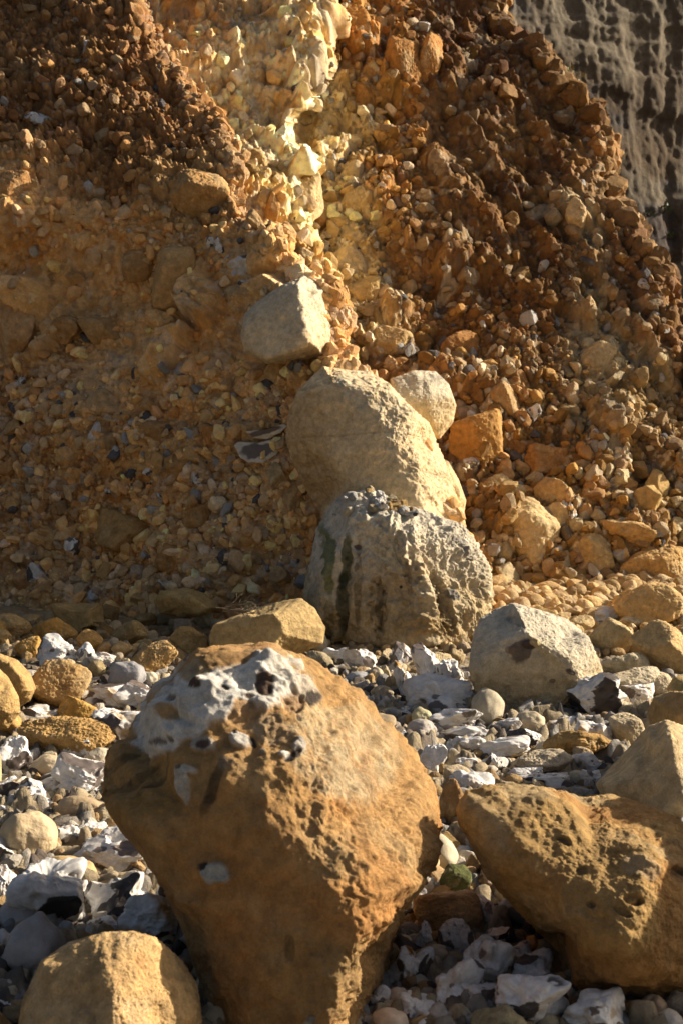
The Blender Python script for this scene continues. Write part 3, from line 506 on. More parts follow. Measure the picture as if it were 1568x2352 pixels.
boulder('boulder', [(-70, 1540), (-10, 1525), (20, 1555), (44, 1600), (48, 1635), (20, 1672), (-60, 1690)], 7.2, .22, (.54, .36, .15), 'tall crumbly golden boulder cut off by the left edge', seed=59, level=7, crumb=.016)
boulder('boulder', [(-60, 2300), (0, 2322), (33, 2356), (40, 2480), (-60, 2480)], 3.7, .14, (.54, .34, .13), 'orange boulder corner in the very bottom left of the picture', seed=61, level=6, crumb=.012)
boulder('boulder', [(-40, 1705), (-10, 1690), (4, 1740), (5, 1800), (-10, 1830), (-50, 1820)], 6.3, .15, (.56, .44, .24), 'sliver of a cream boulder at the left edge beside the grey knobbly flint', seed=63, level=6)

boulder('boulder', [(1745, 1760), (1790, 1640), (1900, 1525), (2150, 1480), (2350, 1540), (2420, 1750), (2380, 2050), (2100, 2200), (1850, 2200), (1750, 1990)], 4.80, .62, (.45, .29, .12), 'unseen tall ochre boulder added beyond the right edge to cast shade on the pitted one', seed=65, level=6, crumb=.01)  # out of view, added to throw shade over the right front boulder

pa = float(sample(TA, np.array([595.]), np.array([1030.]))[0][0, 1])
boulder('broken_flint', [(538, 1022), (548, 1014), (590, 1018), (645, 1003), (652, 1014), (637, 1046), (607, 1064), (573, 1064), (552, 1052)], pa - .03, .10, (.62, .58, .50), 'lower of two grey broken flint slabs with white rims in the left slope', 'flint', seed=71, level=6, k=30, planes=[(0, -1, .1, .5)], rough=(.008, .004, .002), paints=[(595, 1036, 44, 17, -9, (.15, .125, .11), 1, 0), (599, 1052, 5, 4, 0, (.45, .42, .38), 1, 0)], mat=M_FLINT)
boulder('broken_flint', [(562, 990), (600, 987), (655, 972), (661, 981), (646, 996), (615, 1009), (583, 1007)], pa - .05, .10, (.62, .56, .46), 'upper of two grey broken flint slabs with white rims in the left slope', 'flint', seed=73, level=6, k=30, planes=[(0, -1, -.2, .5)], rough=(.008, .004, .002), paints=[(608, 992, 40, 8, -14, (.13, .10, .09), 1, 0)], mat=M_FLINT)

# ------------------------------------------------------------------ rocks at the foot of the left slope
G_ = [('rock', (-20, 1411, 70, 1470), TAN, 'pale tan rock at the left edge, leftmost of the row along the slope foot'),
 ('rock', (75, 1420, 175, 1478), OCHRE, 'wide ochre rock with a lit right shoulder, under the box shaped block'),
 ('rock', (-8, 1446, 27, 1486), TAN, 'small pale upright rock at the left edge below the slope'),
 ('rock', (37, 1463, 98, 1512), (.55, .33, .09), 'deep orange rock left of the bright white flint'),
 ('rock', (50, 1412, 92, 1438), TAN, 'low tan rock behind the wide ochre one'),
 ('rock', (175, 1447, 235, 1502), (.52, .33, .12), 'knobbly golden rock right of the bright white flint'),
 ('rock', (255, 1424, 341, 1483), (.42, .31, .14), 'dull brown rock with a moss tinge and a sunlit right end'),
 ('rock', (305, 1473, 407, 1556), (.50, .34, .15), 'blocky tan ochre rock behind the biggest boulder shoulder'),
 ('rock', (395, 1440, 482, 1510), (.36, .25, .10), 'mossy brown rock in front of the long angular block'),
 ('rock', (65, 1515, 212, 1636), (.48, .33, .15), 'biggest of the left ochre rocks, rounded and faceted under the white flint'),
 ('rock', (130, 1600, 228, 1662), (.58, .36, .10), 'bright orange gold rock in front of the rounded faceted one'),
 ('rock', (45, 1652, 262, 1738), (.50, .33, .13), 'long low orange brown rock lying among flints on the left'),
 ('rock', (446, 1400, 490, 1442), (.56, .52, .36), 'little pale green grey rock beside the dry twigs'),
 ('rock', (0, 1478, 40, 1512), (.56, .46, .3), 'small cream rock below the orange one at the left'),
 ('rock', (300, 1408, 362, 1446), (.36, .24, .10), 'brown rock half hidden behind the dull mossy one'),
 ('rock', (225, 1475, 258, 1510), (.42, .28, .13), 'small brown rock between the knobbly golden and tan rocks'),
 ('rock', (258, 1472, 308, 1512), (.46, .33, .16), 'small faceted tan rock left of the blocky tan ochre one'),
 ('rock', (400, 1421, 446, 1462), (.36, .28, .2), 'greyish brown rock behind the mossy brown one'),
 ('rock', (575, 1354, 662, 1404), (.33, .25, .13), 'dull olive brown rock behind the long angular block'),
 ('rock', (620, 1336, 694, 1376), (.36, .30, .2), 'grey brown flat rock wedged beside the mossy boulder foot'),
 ('rock', (60, 1630, 130, 1660), (.54, .44, .28), 'low pale rock in front of the tall crumbly boulder'),
 ('rock', (0, 1640, 50, 1690), (.54, .35, .12), 'small orange rock below the tall crumbly boulder'),
 ('pebble', (250, 1520, 337, 1590), (.28, .29, .31), 'dark blue grey oval pebble leaning behind the white flint crust'),
 ('pebble', (322, 1543, 362, 1576), (.52, .50, .40), 'pale green grey pebble right of the dark oval pebble'),
 ('flint', (88, 1462, 182, 1532), FW, 'bright white sunlit flint with a ring hole, among the left ochre rocks', dict(dark=.05, brown=.05)),
 ('flint', (176, 1480, 224, 1534), FW, 'white flint with one dark hole, leaning on the brightest white one', dict(dark=.3, brown=.1)),
 ('flint', (200, 1576, 292, 1632), FW, 'flat hollow flint with a brown inside and cream rim', dict(dark=.5, brown=.5)),
 ('flint', (268, 1570, 352, 1632), FW, 'white lobed flint lit by sun, touching the biggest boulder on its left', dict(dark=.15, brown=.1)),
 ('flint', (40, 1622, 130, 1668), FW, 'knobbly cream and brown flint behind the long low rock', dict(dark=.4, brown=.5)),
 ('flint', (205, 1500, 268, 1545), FW, 'dark blue grey flint chips heap left of the oval pebble', dict(dark=.8)),
 ('flint', (208, 1634, 332, 1722), FW, 'dark grey brown flint slab leaning on the left side of the biggest boulder', dict(dark=.95, brown=.6)),
 ('flint', (0, 1698, 68, 1790), FW, 'lumpy grey flint standing at the left edge', dict(dark=.25, brown=.3)),
 ('flint', (82, 1732, 238, 1836), FW, 'black and white flint, the widest on the left shingle', dict(dark=.75, brown=.1)),
 ('flint', (130, 1690, 215, 1740), FW, 'grey flint with brown edge behind the widest black and white one', dict(dark=.5, brown=.4)),
 ('pebble', (70, 1734, 156, 1790), (.54, .46, .32), 'smooth cream pebble behind the widest black and white flint'),
 ('pebble', (195, 1717, 258, 1770), (.50, .46, .36), 'pale cobble beside the dark flint slab'),
 ('flint', (38, 1798, 126, 1868), FW, 'small rounded white flint with black scars near the left edge', dict(dark=.4, brown=.3)),
 ('flint', (-14, 1788, 60, 1850), FW, 'brown and white broken flint at the left edge', dict(dark=.6, brown=.6)),
 ('pebble', (126, 1828, 246, 1888), (.42, .33, .21), 'long beige stone below the widest black and white flint'),
 ('flint', (-10, 1846, 56, 1890), FW, 'low grey flint at the left edge above the big beige cobble', dict(dark=.4)),
 ('pebble', (3, 1866, 129, 1990), (.52, .43, .28), 'big beige cobble with facets near the left edge'),
 ('flint', (-20, 1922, 45, 1998), FW, 'mottled grey flint in shade at the left edge', dict(dark=.6)),
 ('pebble', (90, 1966, 222, 2054), (.46, .34, .17), 'smooth tan cobble behind the two leggy white flints'),
 ('flint', (172, 1896, 352, 2012), FW, 'large branching white flint, highest of the white ones in the left shade', dict(dark=.35, brown=.15)),
 ('flint', (120, 1902, 182, 1958), FW, 'small pitted white flint next to the big beige cobble', dict(dark=.35)),
 ('flint', (145, 1877, 205, 1912), FW, 'small white flint with dark rim above the branching one', dict(dark=.5)),
 ('flint', (178, 1888, 254, 1942), FW, 'grey blue hollow flint above the branching one', dict(dark=.5)),
 ('flint', (38, 1992, 188, 2146), FW, 'long leggy white flint with a ring shaped scar', dict(dark=.3, brown=.2, knob=1.2)),
 ('flint', (190, 2010, 362, 2124), FW, 'broad smooth white flint with round black spots', dict(dark=.4, brown=.1)),
 ('flint', (358, 2016, 444, 2118), FW, 'black and grey flint wedged against the biggest boulder', dict(dark=.95)),
 ('flint', (283, 2056, 412, 2168), FW, 'white flint with brown broken edges resting on the peach boulder', dict(dark=.4, brown=.6)),
 ('flint', (-24, 1994, 48, 2086), FW, 'white flint at the left edge above the grey cobble', dict(dark=.25)),
 ('pebble', (-6, 2060, 116, 2148), (.34, .33, .33), 'rough grey cobble with white specks at the left edge'),
 ('pebble', (7, 2106, 148, 2268), (.34, .33, .32), 'big smooth grey cobble with a sunlit right side'),
 ('flint', (200, 2110, 275, 2156), FW, 'little white flint lying behind the peach boulder', dict(dark=.3)),
 ('flint', (150, 2030, 208, 2090), FW, 'blue grey flint between the leggy and the spotted flints', dict(dark=.5)),
 ('pebble', (-12, 2134, 26, 2186), (.5, .5, .5), 'pale grey pebble at the left edge left of the big grey cobble'),
 ('flint', (-8, 2250, 40, 2300), FW, 'grey brown flint at the left edge under the big grey cobble', dict(dark=.4, brown=.5)),
 ('flint', (-8, 2292, 52, 2336), FW, 'bluish flint chip near the bottom left corner', dict(dark=.5)),
 ('pebble', (446, 2238, 492, 2306), (.50, .44, .30), 'round cream pebble between the peach and the biggest boulder'),
 ('pebble', (468, 2284, 568, 2362), (.48, .41, .28), 'bean shaped cream pebble at the bottom edge'),
 ('pebble', (538, 2298, 592, 2346), (.50, .43, .30), 'small oval cream pebble right of the bean shaped one'),
 ('flint', (566, 2324, 630, 2366), FW, 'crumbly brown flint at the bottom edge under the biggest boulder', dict(dark=.4, brown=.7)),
 # the hollow between the two big front boulders
 ('rock', (952, 2050, 1104, 2152), (.50, .36, .20), 'smooth squared tan block lying in the gap between the two great boulders'),
 ('flint', (945, 2120, 993, 2186), FW, 'small white bone shaped flint standing under the squared tan block', dict(dark=.05, brown=.1, knob=1.5)),
 ('flint', (895, 2182, 990, 2266), FW, 'rusty brown knobbly flint in the gap between the great boulders', dict(dark=.4, brown=1.)),
 ('pebble', (904, 2148, 950, 2178), (.50, .42, .30), 'small flat cream pebble above the rusty brown flint'),
 ('flint', (1010, 2122, 1086, 2192), FW, 'blue grey angular flint under the right end of the squared tan block', dict(dark=.8)),
 ('flint', (989, 2212, 1106, 2328), FW, 'big matt white flint block low in the gap between the boulders', dict(dark=.12, knob=.8)),
 ('flint', (1065, 2156, 1172, 2272), FW, 'whitish flint stained green in the middle of the gap', dict(dark=.3, brown=.3)),
 ('flint', (1054, 2258, 1144, 2328), FW, 'dark flint with white crust windows beside the matt white block', dict(dark=.85)),
 ('flint', (1172, 2192, 1268, 2262), FW, 'dark broken flint with a white stripe under the pitted boulder', dict(dark=.85)),
 ('flint', (1152, 2172, 1220, 2222), FW, 'grey flint with a rounded white lobe under the pitted boulder', dict(dark=.5)),
 ('flint', (1088, 2132, 1164, 2176), FW, 'speckled grey flint right of the blue grey angular one', dict(dark=.4, brown=.3)),
 ('flint', (1099, 2066, 1148, 2138), FW, 'brown and grey flint squeezed between squared block and pitted boulder', dict(dark=.6, brown=.5)),
 ('flint', (1146, 2248, 1302, 2372), FW, 'large smooth grey flint with a hollow, at the bottom right of centre', dict(dark=.12, brown=.2)),
 ('flint', (1296, 2288, 1432, 2380), FW, 'rough mauve grey flint lying at the bottom edge under the pitted boulder', dict(dark=.4, brown=.5)),
 ('pebble', (975, 2172, 1030, 2212), (.52, .46, .34), 'cream pebble on top of the matt white block'),
 ('pebble', (976, 2196, 1014, 2226), (.56, .48, .34), 'lower cream pebble touching the matt white block'),
 ('pebble', (1013, 2192, 1049, 2222), (.50, .44, .30), 'green tinged cream pebble left of the stained flint'),
 ('pebble', (1208, 2150, 1234, 2182), (.52, .29, .10), 'single orange pebble under the pitted boulder'),
 ('pebble', (890, 2268, 936, 2322), (.54, .47, .38), 'white rounded pebble near the bottom, left of the matt white block'),
 ('flint', (918, 2284, 998, 2350), FW, 'cream and white flint at the bottom, below the rusty brown one', dict(dark=.25, brown=.4)),
 ('pebble', (856, 2316, 936, 2380), (.54, .45, .36), 'pinkish cream cobble at the bottom edge right of the biggest boulder'),
 ('flint', (842, 2270, 894, 2322), FW, 'dark grey flint under the lower right side of the biggest boulder', dict(dark=.7)),
 ('rock', (1080, 2316, 1212, 2400), (.40, .36, .22), 'olive beige rock emerging at the bottom edge'),
 ('pebble', (1044, 2312, 1086, 2352), (.40, .36, .26), 'olive pebble at the bottom between the dark flint and beige rock'),
 ('flint', (960, 2330, 1024, 2370), FW, 'brown streaked flint at the bottom edge below the matt white block', dict(dark=.5, brown=.6)),
 ('pebble', (1466, 2286, 1534, 2342), (.34, .26, .18), 'long brown pebble leaning at the bottom right'),
 ('pebble', (1506, 2322, 1566, 2366), (.48, .46, .42), 'pale stone with a dark rim at the bottom right'),
 ('rock', (1524, 2280, 1590, 2340), (.33, .28, .22), 'grey brown rock at the bottom right corner'),
 ('rock', (1010, 1990, 1080, 2060), (.12, .14, .05), 'green algae covered stone deep in the dark gap'),
 ('pebble', (900, 2030, 960, 2070), (.26, .2, .13), 'small brown stone in the dark gap behind the squared block'),
 # middle shingle
 ('flint', (946, 1484, 1010, 1592), FW, 'tall spiky bright white flint standing up in the middle shingle', dict(dark=.35, brown=.2, knob=1.5)),
 ('flint', (938, 1558, 1090, 1646), FW, 'wide lumpy white flint below the tall spiky one', dict(dark=.12, brown=.2, knob=1.2)),
 ('flint', (996, 1520, 1064, 1600), FW, 'white flint with a dark hollow right of the tall spiky one', dict(dark=.4, brown=.1, knob=1.3)),
 ('flint', (906, 1526, 956, 1608), FW, 'brown and cream holed flint left of the tall spiky one', dict(dark=.6, brown=1., knob=1.2)),
 ('flint', (790, 1492, 860, 1550), FW, 'bluish white flint under the left overhang of the mossy boulder', dict(dark=.2)),
 ('pebble', (792, 1542, 856, 1576), (.36, .38, .40), 'flat grey blue pebble under the mossy boulder'),
 ('pebble', (846, 1532, 880, 1574), (.42, .37, .27), 'small round olive pebble beside the flat grey blue one'),
 ('flint', (896, 1478, 944, 1536), FW, 'dark pointed flint spike under the mossy boulder', dict(dark=.9, brown=.4)),
 ('rock', (978, 1500, 1040, 1544), (.54, .46, .28), 'pale yellow rock between the white spiky flint and the grey buff boulder'),
 ('flint', (1022, 1540, 1060, 1574), FW, 'small chalk white flint with lit top at the grey buff boulder foot', dict(dark=.05)),
 ('rock', (1024, 1490, 1066, 1530), (.42, .34, .2), 'small brown rock in the shade of the mossy boulder'),
 ('rock', (852, 1574, 902, 1614), (.52, .45, .32), 'small cream rock at the top of the middle shingle'),
 ('rock', (878, 1554, 922, 1592), (.40, .30, .16), 'small brown ochre rock above the middle shingle'),
 ('rock', (704, 1496, 766, 1540), (.38, .33, .22), 'olive grey rock just behind the top of the biggest boulder'),
 ('flint', (744, 1488, 796, 1532), FW, 'flint with blue and white patches behind the biggest boulder', dict(dark=.5)),
 ('pebble', (945, 1624, 990, 1672), (.44, .42, .26), 'round green grey pebble with a hole in the middle shingle'),
 ('pebble', (935, 1652, 1002, 1696), (.38, .36, .34), 'rough grey pebble below the green grey one'),
 ('flint', (990, 1628, 1100, 1680), FW, 'dark flint with a blue white window at the grey buff boulder foot', dict(dark=.8)),
 ('flint', (1306, 1548, 1432, 1656), FW, 'white and black flint leaning on the right side of the grey buff boulder', dict(dark=.45, brown=.1, knob=1.2)),
 ('pebble', (1184, 1634, 1250, 1690), (.48, .42, .30), 'round faceted buff cobble at the grey buff boulder foot'),
 ('rock', (1381, 1500, 1490, 1550), (.58, .52, .36), 'flat pale yellow green slab on the right shingle'),
 ('rock', (1390, 1532, 1512, 1602), (.58, .53, .40), 'larger cream white rock below the flat pale slab'),
 ('rock', (1354, 1423, 1456, 1508), (.60, .48, .26), 'rounded cream yellow rock right of the grey buff boulder'),
 ('rock', (1452, 1426, 1600, 1545), (.60, .44, .22), 'broad pale ochre boulder at the right edge by the cliff foot'),
 ('rock', (1405, 1340, 1564, 1434), (.62, .44, .20), 'lit yellow ochre boulder with a peaked top at the right cliff foot'),
 ('flint', (1358, 1396, 1422, 1434), FW, 'bright white flint behind the rounded cream yellow rock', dict(dark=.1)),
 ('rock', (1304, 1414, 1364, 1450), (.62, .50, .28), 'flat sunlit cream rock behind the grey buff boulder top'),
 ('rock', (1420, 1416, 1480, 1440), (.66, .55, .36), 'low cream rock behind the broad pale boulder'),
 ('rock', (1486, 1546, 1552, 1600), (.62, .54, .38), 'cream rock in the shade below the broad pale boulder'),
 ('flint', (1430, 1574, 1502, 1622), FW, 'brown and white flint cluster right of the cream white rock', dict(dark=.6, brown=.4)),
 ('rock', (1384, 1610, 1468, 1656), (.54, .50, .36), 'pale flat topped rock below the leaning white and black flint'),
 ('rock', (1401, 1642, 1482, 1720), (.58, .50, .34), 'cream rock against the wedge shaped boulder'),
 ('rock', (1250, 1676, 1412, 1740), (.44, .29, .11), 'brown ochre rock with a lumpy top in the right shingle'),
 ('flint', (1320, 1660, 1412, 1720), FW, 'brown flint with round white holes on the lumpy brown rock', dict(dark=.7, brown=.8)),
 ('flint', (1260, 1646, 1364, 1684), FW, 'long dark grey flint behind the lumpy brown rock', dict(dark=.8, brown=.3)),
 ('rock', (1178, 1722, 1308, 1790), (.58, .51, .38), 'flat pale slab lit along its top, in the middle of the right shingle'),
 ('flint', (1020, 1692, 1112, 1744), FW, 'white pronged flint in the middle shingle', dict(dark=.35, brown=.2, knob=1.3)),
 ('flint', (1104, 1692, 1212, 1746), FW, 'dark brown curved flint with a white tip left of the flat pale slab', dict(dark=.85, brown=.5)),
 ('flint', (1018, 1668, 1140, 1704), FW, 'long cream flint ridge in the middle shingle', dict(dark=.3, brown=.4)),
 ('flint', (952, 1712, 1022, 1780), FW, 'white flint lit by sun against the right side of the biggest boulder', dict(dark=.1)),
 ('rock', (1018, 1758, 1082, 1816), (.54, .46, .32), 'cream grey rock behind the left tip of the pitted boulder'),
 ('flint', (1040, 1776, 1130, 1836), FW, 'pale flint cobble lying on the left tip of the pitted boulder', dict(dark=.05, brown=.3, knob=.7)),
 ('flint', (1226, 1778, 1304, 1816), FW, 'sunlit white flint lying on top of the pitted boulder', dict(dark=.15)),
 ('flint', (1334, 1770, 1378, 1812), FW, 'small upright white flint at the back of the pitted boulder', dict(dark=.3)),
 ('flint', (1170, 1766, 1244, 1802), FW, 'blackish flint between the pale slab and the pitted boulder', dict(dark=.95)),
 ('flint', (1102, 1732, 1162, 1772), FW, 'small flint with a pale blue hollow in the middle shingle', dict(dark=.6)),
 ('pebble', (1106, 1758, 1142, 1786), (.48, .45, .38), 'small pale pebble below the blue hollow flint'),
 ('rock', (1114, 1660, 1156, 1692), (.56, .52, .42), 'small pale rock left of the round faceted cobble'),
 ('flint', (1142, 1652, 1192, 1694), FW, 'small white flint beside the round faceted cobble', dict(dark=.2)),
 ('flint', (1166, 1672, 1238, 1720), FW, 'black flint below the round faceted cobble', dict(dark=.95)),
 ('rock', (1228, 1702, 1256, 1728), (.58, .54, .44), 'tiny squared cream rock behind the flat pale slab'),
 ('flint', (1318, 1730, 1378, 1776), FW, 'white flint with black back near the wedge shaped boulder', dict(dark=.5)),
 ('rock', (1316, 1716, 1362, 1750), (.42, .34, .22), 'small brown rock below the holed brown flint'),
 ('rock', (1004, 1790, 1064, 1900), (.40, .25, .11), 'brown rock wedged in the cleft between the two great boulders'),  # rock enlarged and toned dark so the cleft reads as shade
 ('flint', (1288, 1708, 1322, 1738), FW, 'small round white flint beside the pale slab end', dict(dark=.3)),
 ('flint', (1046, 1740, 1100, 1776), FW, 'cream brown flint below the white pronged one', dict(dark=.5, brown=.6)),
 ('rock', (1380, 1378, 1412, 1404), (.5, .36, .18), 'small tan rock left of the lit yellow boulder'),
 ('rock', (1290, 1392, 1340, 1420), (.6, .48, .28), 'small cream rock behind the grey buff boulder'),
]
for i, it in enumerate(G_):
    kw = it[4] if len(it) > 4 else {}; stone(it[0], it[1], it[2], it[3], 200 + i, 'g', **kw)

